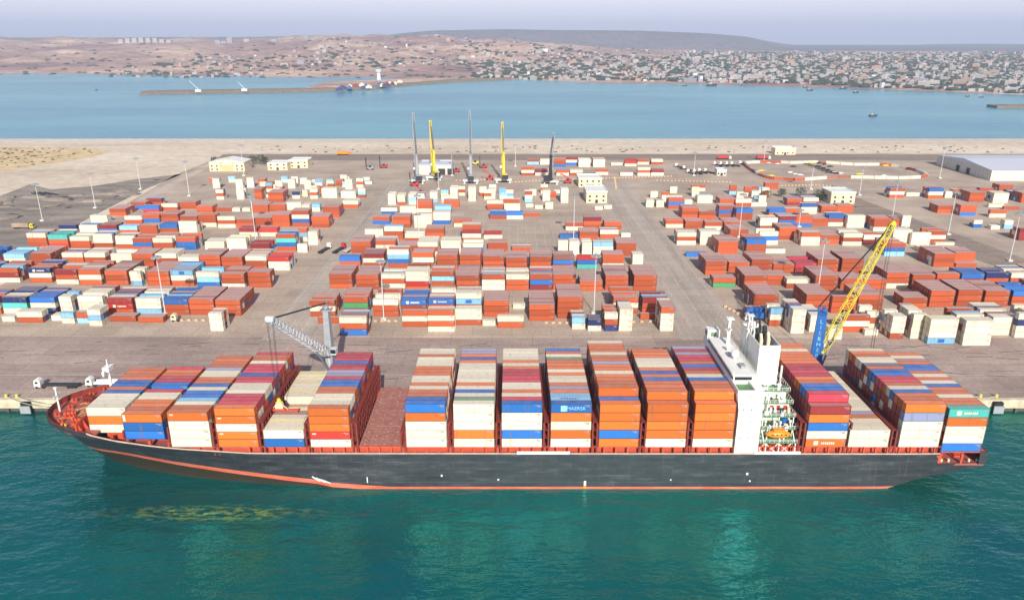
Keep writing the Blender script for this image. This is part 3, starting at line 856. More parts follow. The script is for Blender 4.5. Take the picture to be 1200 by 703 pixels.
# ---- in the yard: x and y of the front lower left corner in the photo, size, tiers from the ground up, lines deep
YARD = '''
left 1
-27 368 L OwO 6|5 367 L wtn 7|38 367 L nwb 7|72 366 S www 4|94 367 L www 7|128 368 L Orm 7|161 368 L lww 7|193 369 L OOb 7|223 369 L OOO 7|254 370 L OOO 7
left 0
3 377 S w 2|21 378 L Ow 2|61 376 S w 2|73 379 S wl 2|91 379 S lO 2|105 382 S wlw 3|130 377 L O 2|162 378 L O 2|247 388 S www 3
left 2
-32 331 L Own 6|-2 331 L wmO 6|36 331 L Own 7|67 333 L wOm 7|94 334 L OwO 7|125 334 L OOO 7|154 335 S lww 5|174 335 L OOO 7|202 335 L Owl 7|232 337 L blw 4|261 338 L wOO 6|292 337 L OOO 2
left 3
-22 311 L wkb 6|7 313 L wwl 6|38 314 L OOO 6|75 312 L OOw 5|101 312 L OOw 5|132 313 L Oww 4|157 313 L OOO 4|184 313 L OOw 5|210 312 L Ow 4|235 316 L OOO 5|261 317 L OOO 6|289 317 L OOw 6|315 317 L wwr 5
left 4
34 289 L OOw 5|59 291 L rOt 5|84 292 L OOw 5|111 290 L Oww 4|137 291 L Oww 4|157 294 L ObO 4|181 295 L OOw 5|208 293 L bbO 5|241 293 L ww 4|267 294 L www 4|294 296 L Om 4|325 294 L ObtO 4|349 296 S ww 3|350 283 S wlO 3|362 287 S www 3
left 5
70 273 L wn 4|94 273 L ww 4|117 273 L bm 4|141 274 L Ol 4|164 274 L OO 4|188 272 L Ob 4|211 273 L www 4|281 277 L wm 3|304 277 L wr 3
left 6
107 261 L ww 3|129 253 L OO 5|147 262 L Ow 3|168 261 L bO 4|190 260 L OO 4|212 262 L OO 4|234 266 L wOO 4|256 267 L wOw 4|277 266 L OO 4|299 264 L OO 4|320 266 L OOO 4|343 266 L ObwO 4|366 267 L OOO 4
left 7
154 245 L bO 3|172 241 L Om 3|168 250 L rb 2|190 247 L Ow 2|212 245 L OO 3|231 250 L OO 3|253 248 L O 3|272 248 S w 2|284 248 S w 2|296 249 L OO 4|316 248 L OO 4|335 246 L ww 3|354 249 S Ow 3|366 248 S wl 2|379 255 L OOO 5|402 244 L Ow 4
left 8
254 234 S wOw 3|278 234 S www 4|299 234 S OOO 4|315 237 L OOO 5|343 233 S wn 3|364 233 S wOw 3|378 232 L www 3|400 232 L ww 3
left 9
245 213 S O 2|250 221 S www 2|268 214 S wl 2|277 222 S www 2|290 220 S www 2|303 217 S OO 2|330 214 S wl 2|338 221 S www 2|352 216 S ww 2|357 222 S www 2|370 222 S wwl 2|384 223 S lO 2|394 218 S OO 2|405 222 S www 2|418 220 S wOw 2|428 216 S w 2
middle 0
364 371 L OwO 6|373 379 L O 1|399 393 L bOw 4|472 383 L OwO 2|502 389 L wOwO 2|534 381 L Oww 3|558 382 S w 1|583 384 L Ow 1|670 386 S wl 4|689 388 S wn 4|708 388 S nOw 5|725 388 S wwww 5|750 374 L O 1|773 388 S wwwO 5
middle 1
403 368 L OgO 6|438 371 L OOw 7|471 370 L OOb 7|503 369 L OOb 7|535 370 L OOlw 4|567 371 L OOO 5|601 362 S w 1|620 376 L OOO 7|653 373 L OOOO 7|718 367 L OwO 7|752 367 L OOm 4
middle 2
387 338 L OOO 6|418 339 L OOO 6|448 338 L wOw 6|476 341 L Orww 6|506 335 L OlO 5|535 340 L OOO 7|565 340 L wwO 6|593 340 L OOw 6|621 340 L mbO 6|648 339 L OOO 6|679 341 L OO 4|709 340 L OOO 7|742 341 L OOO 7
middle 3
398 312 L Ob 4|426 313 L Owm 5|455 314 L Oblw 5|484 313 L OwO 4|512 316 L OOO 5|539 316 L OOO 5|566 316 L OOO 5|593 318 L OOO 5|621 318 L OOO 5|648 315 L Obs 5|676 315 L tbr 2|706 314 L wOO 5|741 314 S www 3
middle 4
412 298 L OOO 6|441 297 L wwO 6|466 298 L OO 4|490 300 L wOw 6|517 298 L www 5|543 300 L Obw 4|572 295 L OO 3|600 295 L O 3|654 298 S www 3|667 299 S www 3|682 299 S www 4|695 299 L wwl 4|722 300 L OOO 5
middle 5
428 278 L ww 4|451 281 L OOw 4|475 284 L Ow 3|499 278 L OO 4|542 284 L OwmO 4|567 280 L wm 3|656 280 L b 2|679 281 L OO 4|703 279 L Ow 4|728 278 S w 1
middle 6
437 263 L bO 4|461 267 L OOO 4|486 267 L www 4|508 263 L bww 4|532 266 L wO 4|663 270 L wO 2|684 268 L OOm 3|708 269 L OO 3
middle 7
447 252 L bw 3|469 250 L ww 3|488 249 L wOO 4|510 250 L bl 4|520 243 L OO 2|574 257 L Ob 3|593 257 L wb 3|614 254 L O 1|571 247 L OOw 2|591 247 L wwO 2
middle 8
455 240 S www 4|466 241 S Oww 4|479 240 S wlw 4|489 240 S www 3|504 237 S lww 4|528 235 S wwww 4|549 236 S wwww 4|572 233 S www 3|593 234 S wlw 3|615 237 S lwO 4|616 243 S w 1|627 245 S w 1|636 236 S www 3|639 245 S ww 2|657 238 S wwww 4|697 246 S w 1|708 245 S w 1
middle 9
611 206 L OwO 3|627 206 L wm 3|652 206 L wO 3|668 206 L Ow 3|698 205 L wO 1|727 206 L w 2|747 206 L wOw 3|763 206 L wm 3|618 193 L lO 2|633 193 L ww 2|649 196 L bOO 3|663 194 L bwm 2|678 196 L www 5|695 196 L www 5|716 194 L w 2|732 195 L wrm 3|747 193 L wO 3|763 193 L Ow 3
right 0
874 374 L Ob 2|901 382 S Owl 4|926 391 S wwww 6|948 389 S www 6|970 398 S ww 2|986 389 L OwO 2|1013 386 S wOw 4|1013 393 S w 1|1042 397 S Owww 8|1066 397 S wwww 6|1086 403 L lwww 7|1127 405 L wwww 7|1160 393 L www 8|1188 396 S wwnw 7|1206 398 L wwww 7
right 1
882 363 L OOO 6|943 365 L OOO 6|973 367 L OOO 6|1004 364 L OOO 6|1057 361 L OO 3|1088 360 L OOO 6|1120 359 L OOO 6|1152 359 L OOO 6|1184 359 L OOb 6|1216 358 L OOO 6
right 2
835 337 L gO 3|871 340 L OOO 6|897 334 L OO 3|921 338 L Ow 3|954 340 L OOO 6|984 339 L OO 4|1010 339 L OO 3|1037 338 L wOO 6|1067 339 L OOO 6|1095 339 L wOO 6|1124 339 L OOb 6|1153 338 L OOn 6|1182 337 L OOw 6|1211 337 L OOO 6
right 3
826 322 L OOO 6|853 319 L OO 6|878 320 L OOO 6|903 320 L OO 5|928 320 L mk 6|955 320 L OOO 6|985 320 L OOO 6|1093 313 L OOO 6|1119 314 L O 2|1118 306 L OO 4|804 301 L b 1
right 4
841 298 L OOO 6|874 297 L OOb 6|897 297 L w 2|1036 300 L lbO 6|1078 296 L w 3|1102 295 L w 2|1096 289 L w 1
right 5
793 287 L wOw 4|820 287 L www 4|855 278 L OO 5|889 287 L wbw 4|912 281 L OOO 5|938 288 L wwO 5|961 286 L OO 5|987 288 L wOw 5|1011 286 L mw 4|1045 285 L www 4|1067 287 L www 5|1085 285 L OwO 4
right 6
780 267 L wO 4|803 268 L OO 3|826 270 L wO 3|848 270 L OO 5|890 269 L Oww 4|912 267 L mbm 5|931 266 L bOO 4|950 265 L OO 4|970 265 L wOb 4|992 267 L www 4|1023 271 L wOO 5|1046 265 S OO 3|1056 266 S www 3
right 7
799 256 L OOO 4|819 257 L OO 3|842 255 L ObO 4|862 258 L OOb 4|901 254 L Ob 3|920 253 L mO 3|938 251 L wwb 3|962 250 L OO 3|981 249 L OO 3
right 8
757 243 S ww 3|769 243 S ww 3|783 245 L ObO 4|802 243 S ww 3|817 238 L ww 4|843 241 L OO 4|862 242 L Ow 4|878 242 L w 1|922 241 L mO 4|941 240 L Ow 4|810 224 L wO 1|878 222 L O 1|896 222 L OO 1
rightmost 1
1042 232 L OwO 4|1062 230 L w 1|1087 233 L Owb 4|1107 232 S ww 2|1115 230 S wO 2|1135 237 L OOO 5|1163 238 L www 4|1183 232 L On 4|1196 238 L OOO 4
rightmost 2
1098 250 L OO 4|1124 253 L bOO 4|1158 243 L w 1|1159 255 L wO 1|1176 246 L O 1
rightmost 3
1140 267 S bw 2|1161 269 S w 2|1176 268 S lw 2|1193 282 L mmm 4|1148 224 L O 2|1170 224 L OO 3
'''
foot = []
def hits(x0, y0, x1, y1):
    for a in foot:
        if x0 < a[2] - .02 and x1 > a[0] + .02 and y0 < a[3] - .02 and y1 > a[1] + .02: return a
    return None
yr = random.Random(8)
stacks = []
area, rowi = None, 0
for ln in YARD.strip().splitlines():
    if '|' not in ln:
        area, rowi = ln.split()[0], int(ln.split()[1]); continue
    items = []
    for it in ln.split('|'):
        px, py, kd, tiers, dep = it.split()
        x, y = at(float(px), float(py), GZ)
        items.append([x, y, kd, tiers, int(dep)])
    items.sort()
    for si, (x, y, kd, tiers, dep) in enumerate(items):
        L = LEN[kd]
        for _ in range(4):
            h = hits(x, y, x + L, y + WID)
            if not h: break
            # nudge sideways or backwards out of a neighbour
            if x > h[0] and h[2] - x < 3.5: x = h[2] + .35
            elif x + L - h[0] < 3.5: x = h[0] - L - .35
            else: y = h[3] + .3
        if hits(x, y, x + L, y + WID): continue
        foot.append((x, y, x + L, y + WID))
        stacks.append((x, y, kd, tiers, dep, area, rowi, si))
pal = {'O': 'OOOOOOOwOObO', 'w': 'wwwwwOwyw'}
hy = {0: 2.75}
for (x, y, kd, tiers, dep, area, rowi, si) in stacks:
    L = LEN[kd]
    th = 2.9 if yr.random() < .35 else 2.68
    solid = tiers == 'O' * len(tiers) and len(tiers) >= 2
    for d in range(dep + 1 if solid else dep):
        yy = y + d * 2.56
        if d:
            if hits(x, yy, x + L, yy + WID): break
            foot.append((x, yy, x + L, yy + WID))
        if d == 0: col = tiers
        else:
            n = len(tiers)
            if not solid and n > 1 and yr.random() < .28: n -= 1
            src = 'O' * 8 + 'wmbs' if solid else 'wwwwwwOOmbnly' if kd == 'S' or tiers.count('w') > 1 else 'OOOOwwmbls'
            col = ''.join(yr.choice(src) for _ in range(n))
            if solid: col = col[:-1] + yr.choice('OOOOOOOs')
            elif yr.random() < .5 and n == len(tiers): col = col[:-1] + tiers[-1]
        for k, c in enumerate(col):
            tier = 'top' if k == len(col) - 1 else 'bottom' if k == 0 else ORD[k + 1] + '-tier'
            lab = f"{CC[c][0]} {tier} container, {ORD[d+1]} line of {ORD[si+1]} stack from left, {ORD[rowi+1]} {area} yard row"
            note = None
            if d == 0 and (area, rowi, c) in (('left', 2, 'n'), ('left', 4, 'm'), ('left', 4, 't'), ('right', 3, 'k'), ('left', 1, 'r')): note = ('marks', 'w')
            if d == 0 and c == 'l' and rowi in (0, 1, 2): note = ('plate', 'b')
            if d == 0 and c == 't' and rowi == 3: note = ('marks', 'w')
            if d == 0 and c == 'b' and area == 'middle' and rowi == 1: note = ('marks', 'w')
            if d == 0 and area == 'middle' and rowi == 1 and k == 0 and si == 6: note = ('marks', 'w')
            add_box(x + yr.uniform(-.12, .12), yy, GZ + .03 + k * (th + .02), kd, th, c, lab, f'containers in the {area} yard', note)

# far-back small stacks that fill the strip in front of the office buildings
for k in range(70):
    px = yr.choice((yr.uniform(300, 430), yr.uniform(455, 660), yr.uniform(760, 900)))
    py = yr.uniform(214, 232) if px < 440 else yr.uniform(226, 238)
    x, y = at(px, py, GZ)
    L = LEN['S']
    if hits(x - .5, y - .5, x + L + .5, y + WID + .5): continue
    foot.append((x, y, x + L, y + WID))
    for q in range(yr.choice((1, 2, 2, 3))):
        c = yr.choice('wwwwwwlOOy')
        add_box(x, y, GZ + .03 + q * 2.66, 'S', 2.64, c, None, None, None)

# ---- which 300 show largest in the photo: paint them far to near into an id image
IW, IH = 1200, 703
ids = np.full((IH, IW), -1, np.int32)
order = sorted(range(len(BOX)), key=lambda i: (-round(BOX[i]['y'], 1), BOX[i]['z'], -abs(BOX[i]['x'])))
def fill(poly, idx):
    xs = [p[0] for p in poly]; ys = [p[1] for p in poly]
    x0, x1 = max(0, int(min(xs))), min(IW - 1, int(max(xs)) + 1)
    y0, y1 = max(0, int(min(ys))), min(IH - 1, int(max(ys)) + 1)
    if x1 <= x0 or y1 <= y0: return
    gx, gy = np.meshgrid(np.arange(x0, x1 + 1) + .5, np.arange(y0, y1 + 1) + .5)
    pos_, neg = np.ones(gx.shape, bool), np.ones(gx.shape, bool)
    for (ax, ay), (bx_, by_) in zip(poly, poly[1:] + poly[:1]):
        s = (bx_ - ax) * (gy - ay) - (by_ - ay) * (gx - ax)
        pos_ &= s >= 0; neg &= s <= 0
    sub = ids[y0:y1 + 1, x0:x1 + 1]
    sub[pos_ | neg] = idx
for i in order:
    q = BOX[i]; L = LEN[q['k']]
    x0, x1, y0, y1, z0, z1 = q['x'], q['x'] + L, q['y'], q['y'] + WID, q['z'], q['z'] + q['h']
    P = lambda x, y, z: proj(x, y, z)[:2]
    if x0 > 0: fill([P(x0, y0, z0), P(x0, y1, z0), P(x0, y1, z1), P(x0, y0, z1)], i)
    if x1 < 0: fill([P(x1, y0, z0), P(x1, y1, z0), P(x1, y1, z1), P(x1, y0, z1)], i)
    fill([P(x0, y0, z1), P(x1, y0, z1), P(x1, y1, z1), P(x0, y1, z1)], i)
    fill([P(x0, y0, z0), P(x1, y0, z0), P(x1, y0, z1), P(x0, y0, z1)], i)
cnt = np.bincount(ids[ids >= 0].ravel(), minlength=len(BOX))
for i, q in enumerate(BOX):
    if q['label'] is None or q['x'] + 12 < -330: cnt[i] = 0
rank = sorted(range(len(BOX)), key=lambda i: -cnt[i])
single = set(rank[:300])
print('containers', len(BOX), 'seen', int((cnt > 0).sum()), 'smallest single', int(cnt[rank[299]]))

def letter_marks(o, q):
    L = LEN[q['k']]; h = q['h']; n = q['note']
    lab = None
    b = MB()
    if n[0] == 'word':
        b.box(L * .24, -.004, h * .14, L * .24 + h * .66, .02, h * .8)
        b.build('emblem', CM['l'], o)
        text_mesh('lettering', n[1], h * .55, CM['l'], o, (L * .62, .02, h * .47), (math.pi / 2, 0, 0))
        return
    if n[0] == 'marks':
        b.cyl(0, 0, 0, 0.01, .01)
        b = MB()
        b.box(L * .2, -.004, h * .25, L * .2 + h * .5, .02, h * .75)
        for k in range(7):
            b.box(L * .38 + k * L * .05, -.004, h * .34, L * .38 + k * L * .05 + L * .036, .02, h * .62)
    elif n[0] == 'small':
        for k in range(4): b.box(L * .06 + k * .3, -.004, h * .62, L * .06 + k * .3 + .2, .02, h * .8)
    elif n[0] == 'plate':
        b.box(L * .38, -.004, h * .2, L * .62, .02, h * .8) if n[1] == 'b' else b.box(.25, -.004, h * .15, .95, .02, h * .9)
    elif n[0] == 'roof':
        for k in range(6): b.box(L * .25 + k * .85, .7, h + .002, L * .25 + k * .85 + .6, 1.6, h + .012)
    b.build('lettering', CM[n[1]], o)

for i in sorted(single):
    q = BOX[i]
    o = bpy.data.objects.new('shipping_container', cont_mesh(q['c'], q['k'], q['h']))
    COL.objects.link(o)
    o.location = (q['x'], q['y'], q['z'])
    tag(o, q['label'], 'shipping container', q['group'])
    if q['note']: letter_marks(o, q)
keys = list(CM)
b = MB()
ages = []
for i, q in enumerate(BOX):
    if i in single: continue
    nf = len(b.f)
    b.cur = keys.index(q['c'])
    # detail only where it can be seen
    if q['y'] < 420 and cnt[i] > 0: cont_shape(b, LEN[q['k']], q['h'], q['x'], q['y'], q['z'], rail=len(keys), idm=2 * len(keys))
    else: cont_shape(b, LEN[q['k']], q['h'], q['x'], q['y'], q['z'], detail=False)
    ages += [yr.random()] * (len(b.f) - nf)
stk = b.build('stacked_containers', [CM[k] for k in keys] + [RM[k] for k in keys] + [IDM])
stk.data.attributes.new('age', 'FLOAT', 'FACE').data.foreach_set('value', ages)
tag(stk, 'the many smaller-looking containers in the far rows of the yard and inside the stacks', 'containers', kind='stuff')


# ------------------------------------------------------------------ the ship
CYL = 222.8       # centre line
SHALF = 21.5
ship = empty('container_ship', (0, CYL, 0))
tag(ship, 'long black-hulled container ship with red decks moored along the quay', 'container ship')
def hbd(x):        # half breadth of the deck edge
    X = [-151.3, -150.8, -149.5, -147, -143.6, -139, -134.4, -130, -122, -112, -100, 120, 135, 146]
    Y = [0.0, 4.5, 7.5, 10.6, 13.4, 15.8, 17.6, 18.9, 20.2, 21.1, 21.5, 21.5, 21.3, 20.6]
    return float(np.interp(x, X, Y))
def hbw(x):        # half breadth at the waterline
    X = [-140, -137, -132, -120, -105, -90, -70, -50, -35, 95, 112, 125, 135, 146]
    Y = [0.1, 1.5, 5.2, 10.2, 14.2, 17.0, 19.6, 21.0, 21.5, 21.5, 21.3, 20.9, 20.4, 19.5]
    return float(np.interp(x, X, Y))
def decktop(x):
    return float(np.interp(x, [-155, -131, -129.5, -122, -105, -80, 125, 126, 146], [18.6, 17.9, 17.4, 16.2, 14.4, 12.6, 12.4, 12.4, 12.4]))
def keel(x):
    return float(np.interp(x, [-155, -140, -136, 100, 112, 119, 124, 131, 138, 146], [14, 2, -4, -4, -3, .1, 1.9, 4.0, 5.5, 6.7]))
h = MB()
xs = list(np.concatenate([np.array([-151.3, -151.1, -150.8, -150.2, -149.4, -148.4]), np.arange(-147.2, -128, 1.5), np.arange(-126, -30, 5), np.arange(-25, 96, 12), np.arange(100, 131, 3), np.array([131.01, 134, 137, 140, 143, 146])]))
NZ = 16
for side in (-1, 1):
    base = len(h.v)
    for x in xs:
        top, bot = decktop(x), keel(x)
        if x > 131 and side == -1: top = 8.9
        for k in range(NZ + 1):
            f = k / NZ
            z = bot + (top - bot) * f
            w, d = hbw(x), hbd(x)
            if x < -60:
                stem = np.interp(x, [-151.3, -148.4, -144, -139.6, -138, -137, -136], [1.0, .92, .80, .60, .40, .05, 0])
                zz = min(1, max(0, z / min(16.2, top - .3)))
                if z > 0 and zz < stem: zz = stem; z = stem * min(16.2, top - .3)
                g = max(0, min(1, (zz - stem) / max(1e-3, 1 - stem))) if stem < 1 else 1
                if k == NZ or z >= 16.2: g = 1
                e_x = np.interp(x, [-154, -138, -120, -100, -60], [.55, .8, 1.5, 1.5, 1.2])
                w = 0.02 if x < -137 else w
                yy = w + (d - w) * g ** e_x
            elif x > 100:
                g = max(0, min(1, (z - bot) / (7.5)))
                yy = d - (d - w) * (1 - g) ** 1.6
                if z <= bot + .01: yy = max(1, yy * (.75 if x < 108 else .95))
            else:
                yy = d if z > -3.9 else d * .9
            h.v.append((x, side * yy, z))
    n = len(xs)
    for i in range(n - 1):
        for k in range(NZ):
            a = base + i * (NZ + 1) + k
            q = (a, a + NZ + 1, a + NZ + 2, a + 1)
            h.f.append(q if side == -1 else q[::-1]); h.m.append(0)
# transom
base2 = len(xs) * (NZ + 1)
iL = (len(xs) - 1) * (NZ + 1)
for k in range(NZ):
    h.f.append((iL + k, base2 + iL + k, base2 + iL + k + 1, iL + k + 1)); h.m.append(0)
h.build('hull', M['hull'], ship, smooth=False)

def hull_y(x, z):
    d, w, top = hbd(x), hbw(x), decktop(x)
    if x >= -60: return d
    stem = np.interp(x, [-151.3, -148.4, -144, -139.6, -138, -137, -136], [1.0, .92, .80, .60, .40, .05, 0])
    zz = min(1, max(0, z / min(16.2, top - .3)))
    if z >= 16.2: return d
    g = max(0, min(1, (zz - stem) / max(1e-3, 1 - stem)))
    return (w if x > -137 else 0.02) + (d - (w if x > -137 else 0)) * g ** np.interp(x, [-154, -138, -120, -100, -60], [.55, .8, 1.5, 1.5, 1.2])

# decks
d = MB()
zf = 16.6
pts = [(x, -hbd(x) + .35) for x in xs if -154 < x < -129] + [(-129, -hbd(-129) + .4)]
pts += [(x, -y) for x, y in pts[::-1]]
d.prism(pts, zf - .6, zf)
d.build('forecastle_deck', M['red_deck'], ship)
d = MB()
pts = [(x, -hull_y(x, 10.8) + .3) for x in (-128.9, -122, -112, -106, -100, -90, -80, -70, -60, 100, 120, 131)]
pts += [(x, -y) for x, y in pts[::-1]]
d.prism(pts, 10.8, 11.6)
d.build('main_deck', M['red_deck'], ship)
d = MB()
d.box(131.1, -20.8, 8.0, 145.6, 20.8, 8.6)
d.build('mooring_deck', M['red_deck'], ship)
d = MB()
d.box(131.1, -20.9, 12.45, 145.4, 21.2, 12.85)
for x in (131.4, 138):
    for y in (-20.9, 20.5): d.box(x, y, 8.6, x + .6, y + .5, 12.2)
d.box(131.05, -20.9, 8.61, 131.4, 20.9, 12.19)
d.build('container_platform', M['coaming'], ship)
rw = MB()      # bulwark round the bow, painted red inside
for sgn in (-1, 1):
    xx = [x for x in xs if x < -128.5]
    for a, c in zip(xx[:-1], xx[1:]):
        ya, yc = sgn * (hbd(a) - .12), sgn * (hbd(c) - .12)
        rw.mesh([(a, ya, zf - .2), (c, yc, zf - .2), (c, yc, decktop(c) + .12), (a, ya, decktop(a) + .12),
                 (a, ya - sgn * .35, zf - .2), (c, yc - sgn * .35, zf - .2), (c, yc - sgn * .35, decktop(c) + .12), (a, ya - sgn * .35, decktop(a) + .12)],
                [(0, 1, 2, 3), (7, 6, 5, 4), (3, 2, 6, 7)])
rw.build('bow_bulwark', M['lash'], ship)
SHR = simple('sheer_rail_paint', (.62, .42, .34), .7, .3, .6)
for sgn in (-1, 1):    # pale line along the deck edge
    rub = MB()
    xx = [x for x in xs if x > -131 and x < 131.2]
    for a, c in zip(xx[:-1], xx[1:]):
        rub.bar((a, sgn * (hbd(a) + .02), decktop(a) + .05), (c, sgn * (hbd(c) + .02), decktop(c) + .05), .32)
    rub.build('sheer_rail', SHR, ship)
wb_ = MB()     # wave breaker in front of the first bay
wb_.box(-134.6, -17.5, zf, -134.2, 17.5, zf + 3.6)
for y in np.arange(-16.5, 17, 3): wb_.mesh([(-134.2, y, zf), (-134.2, y, zf + 3.2), (-132.8, y, zf), (-134.2, y + .2, zf), (-134.2, y + .2, zf + 3.2), (-132.8, y + .2, zf)], [(0, 2, 1), (3, 4, 5), (1, 2, 5, 4)])
wb_.build('wave_breaker', M['coaming'], ship)

# coaming, hatch covers, lashing bridges
co = MB()
co.box(-128.5, -11.8, 11.6, -107, 11.8, 14.6)
for x in (-126, -120.4, -113, -106.3, -103, -97, -91):
    yy = max(4, hull_y(x, 11.6) - 1.0)
    for sg_ in (-1, 1): co.box(x, sg_ * yy - .4, 11.6, x + 1.0, sg_ * yy + .4, 14.8)
co.box(-100, -18.6, 11.6, 130.4, -18.0, 13.6); co.box(-100, 18.0, 11.6, 130.4, 18.6, 13.6)
for x in np.arange(-106, 130, 3.62):
    if hull_y(x, 11.6) < 21.2: continue
    co.box(x, -20.9, 11.6, x + .5, -20.3, 14.55)
    co.box(x, -20.6, 14.2, x + 3.6, -20.2, 14.5)
    co.box(x, 20.3, 11.6, x + .5, 20.9, 14.55)
co.build('coaming', M['coaming'], ship)
allx = [b_[0] for b_ in bays]
hx = allx[2:6] + [-46.6] + allx[6:13] + allx[13:16]
hp = None
for x in hx:
    for (ya, yb) in ((-20.2, -8), (-7.7, 7.7), (8, 20.2)):
        if hp is None:
            m_ = MB(); W_ = yb - ya
            m_.box(0, 0, 0, 12.6, 1, .9)
            m_ = MB()
            m_.box(0, 0, 0, 12.7, W_, .62)
            for k in range(1, 3): m_.box(.01, k * W_ / 3 - .04, .62, 12.69, k * W_ / 3 + .04, .66)
            for k in range(1, 4): m_.box(k * 3.17 - .05, .01, .62, k * 3.17 + .05, W_ - .01, .71)
            for k in range(6):
                for j in range(5): m_.box(.25 + j * 3.0, k * W_ / 6 + .3, .62, .55 + j * 3.0, k * W_ / 6 + .6, .82)
                for j in range(4): m_.box(1.6 + j * 3.05, k * W_ / 6 + W_ / 14, .62, 2.2 + j * 3.05, k * W_ / 6 + W_ / 14 + .4, .76)
            m_.cur = 1
            for k in range(4):
                for j in range(4):
                    if (k * 7 + j * 3) % 5 < 3: m_.box(1.2 + j * 3.05, k * W_ / 5 + 1.0, .62, 1.65 + j * 3.05, k * W_ / 5 + 1.45, .8)
            hp = (m_.data('hatch_cover', [M['hatch'], M['tan']]), W_)
        o = bpy.data.objects.new('hatch_cover', hp[0]); COL.objects.link(o); o.parent = ship
        o.location = (x - .25, ya, 13.85); o.scale = (1, (yb - ya) / hp[1], 1)
def lashing(x, z0, ht, w0, w1):
    m_ = MB()
    ys = np.linspace(w0, w1, int((w1 - w0) / 2.5) + 1)
    for y in ys:
        for dx in (-.55, .55): m_.box(x + dx - .13, y - .13, z0, x + dx + .13, y + .13, z0 + ht)
    for zz in np.arange(z0 + 2.6, z0 + ht + .1, 2.7):
        m_.box(x - .75, w0 - .3, zz, x + .75, w1 + .3, zz + .14)
        for dx in (-.72, .72): m_.box(x + dx - .04, w0 - .3, zz + 1.0, x + dx + .04, w1 + .3, zz + 1.08)
    for i in range(0, len(ys) - 1, 3):
        m_.bar((x - .6, ys[i], z0), (x - .6, ys[i + 1], z0 + ht), .16); m_.bar((x + .6, ys[i + 1], z0), (x + .6, ys[i], z0 + ht), .16)
    for y in (w0 - .7, w1 + .3):
        m_.box(x - .95, y, z0 - 3, x - .45, y + .5, z0 + ht); m_.box(x + .45, y, z0 - 3, x + .95, y + .5, z0 + ht)
        m_.box(x - .95, y + .02, z0 - .4, x + .95, y + .48, z0 + .2)
    m_.build('lashing_bridge', M['lash'], ship)
for x, ht in [(-120.3 - 0, 2.6), (-104.9, 5.3), (-90.4, 8), (-76.2, 8), (-62.1, 8), (-47.9, 8), (-33.2, 5.3), (-18.7, 8), (-4.2, 8), (10.3, 8), (25.1, 8), (39.7, 8), (54.0, 8), (88.0, 8), (102.0, 5.3 * 0 + 8), (116.1, 5.3), (130.55, 5.3)]:
    w = 15.4 if x < -110 else 18.2 if x < -95 else 20.4
    lashing(x + .1, 14.7, ht, -w, w)

# foredeck gear
def winch(x, y, rz=0):
    e_ = MB()
    e_.cbox(x, y, zf, 3.6, 2.4, .5, rz)
    for k in (-1.1, 0, 1.1): e_.cbox(x + k * math.cos(rz), y + k * math.sin(rz), zf + .5, .25, 1.9, 1.6, rz)
    c_, s_ = math.cos(rz), math.sin(rz)
    e_.bar((x - 1.8 * c_, y - 1.8 * s_, zf + 1.3), (x + 1.8 * c_, y + 1.8 * s_, zf + 1.3), 1.2, n=8)
    e_.build('mooring_winch', M['lash'] if y > 0 else M['coaming'], ship)
for a in ((-143, -5.5, .3), (-143, 5.5, -.3), (-138, -10, 0), (-138, 10, 0), (-137.5, 3.2, 1.57), (-137.5, -3.2, 1.57)): winch(*a)
for (x, y) in ((-147.5, -5), (-147.5, 5), (-144, -9.5), (-144, 9.5), (-141, -13), (-141, 13), (-146, 0)):
    c_ = MB(); c_.cbox(x, y, zf, 2.2, .9, .25)
    c_.cyl(x - .6, y, zf + .25, zf + 1.4, .32); c_.cyl(x + .6, y, zf + .25, zf + 1.4, .32)
    c_.build('mooring_bitts', M['yellow'] if (x, y) == (-141, -13) else M['coaming'], ship)
fm = MB(); fm.bar((-148.8, -1.5, zf), (-148.8, -1.5, zf + 8), .7, .45, 6); fm.bar((-148.8, -3.4, zf + 5.6), (-148.8, .6, zf + 5.6), .3); fm.cyl(-148.8, -1.5, zf + 8, zf + 8.6, .5)
fm.build('bow_light_mast', M['white'], ship)
fm = MB(); fm.bar((-136.2, 8.5, zf), (-136.2, 8.5, zf + 12), 1.2, .8, 6)
fm.bar((-136.2, 5, zf + 9.5), (-136.2, 12, zf + 9.5), .5); fm.cbox(-136.2, 8.5, zf + 10, 2.2, 3.4, 1.6); fm.bar((-136.2, 8.5, zf + 11.5), (-136.2, 8.5, zf + 14), .25)
fm.cbox(-136.2, 5.4, zf + 9.9, .8, .8, 1); fm.cbox(-136.2, 11.6, zf + 9.9, .8, .8, 1)
fm.build('foremast', M['white'], ship)
pn = MB()
for k in range(16):
    x = -146 + k * .62; pn.bar((x, -7 + k % 3 * 5, zf + .08), (x + 3.5, -4 + (k * 5) % 13, zf + .08), .22)
pn.build('deck_pipes', simple('rusty_rope', (.55, .36, .16), .9, .3, 1), ship)

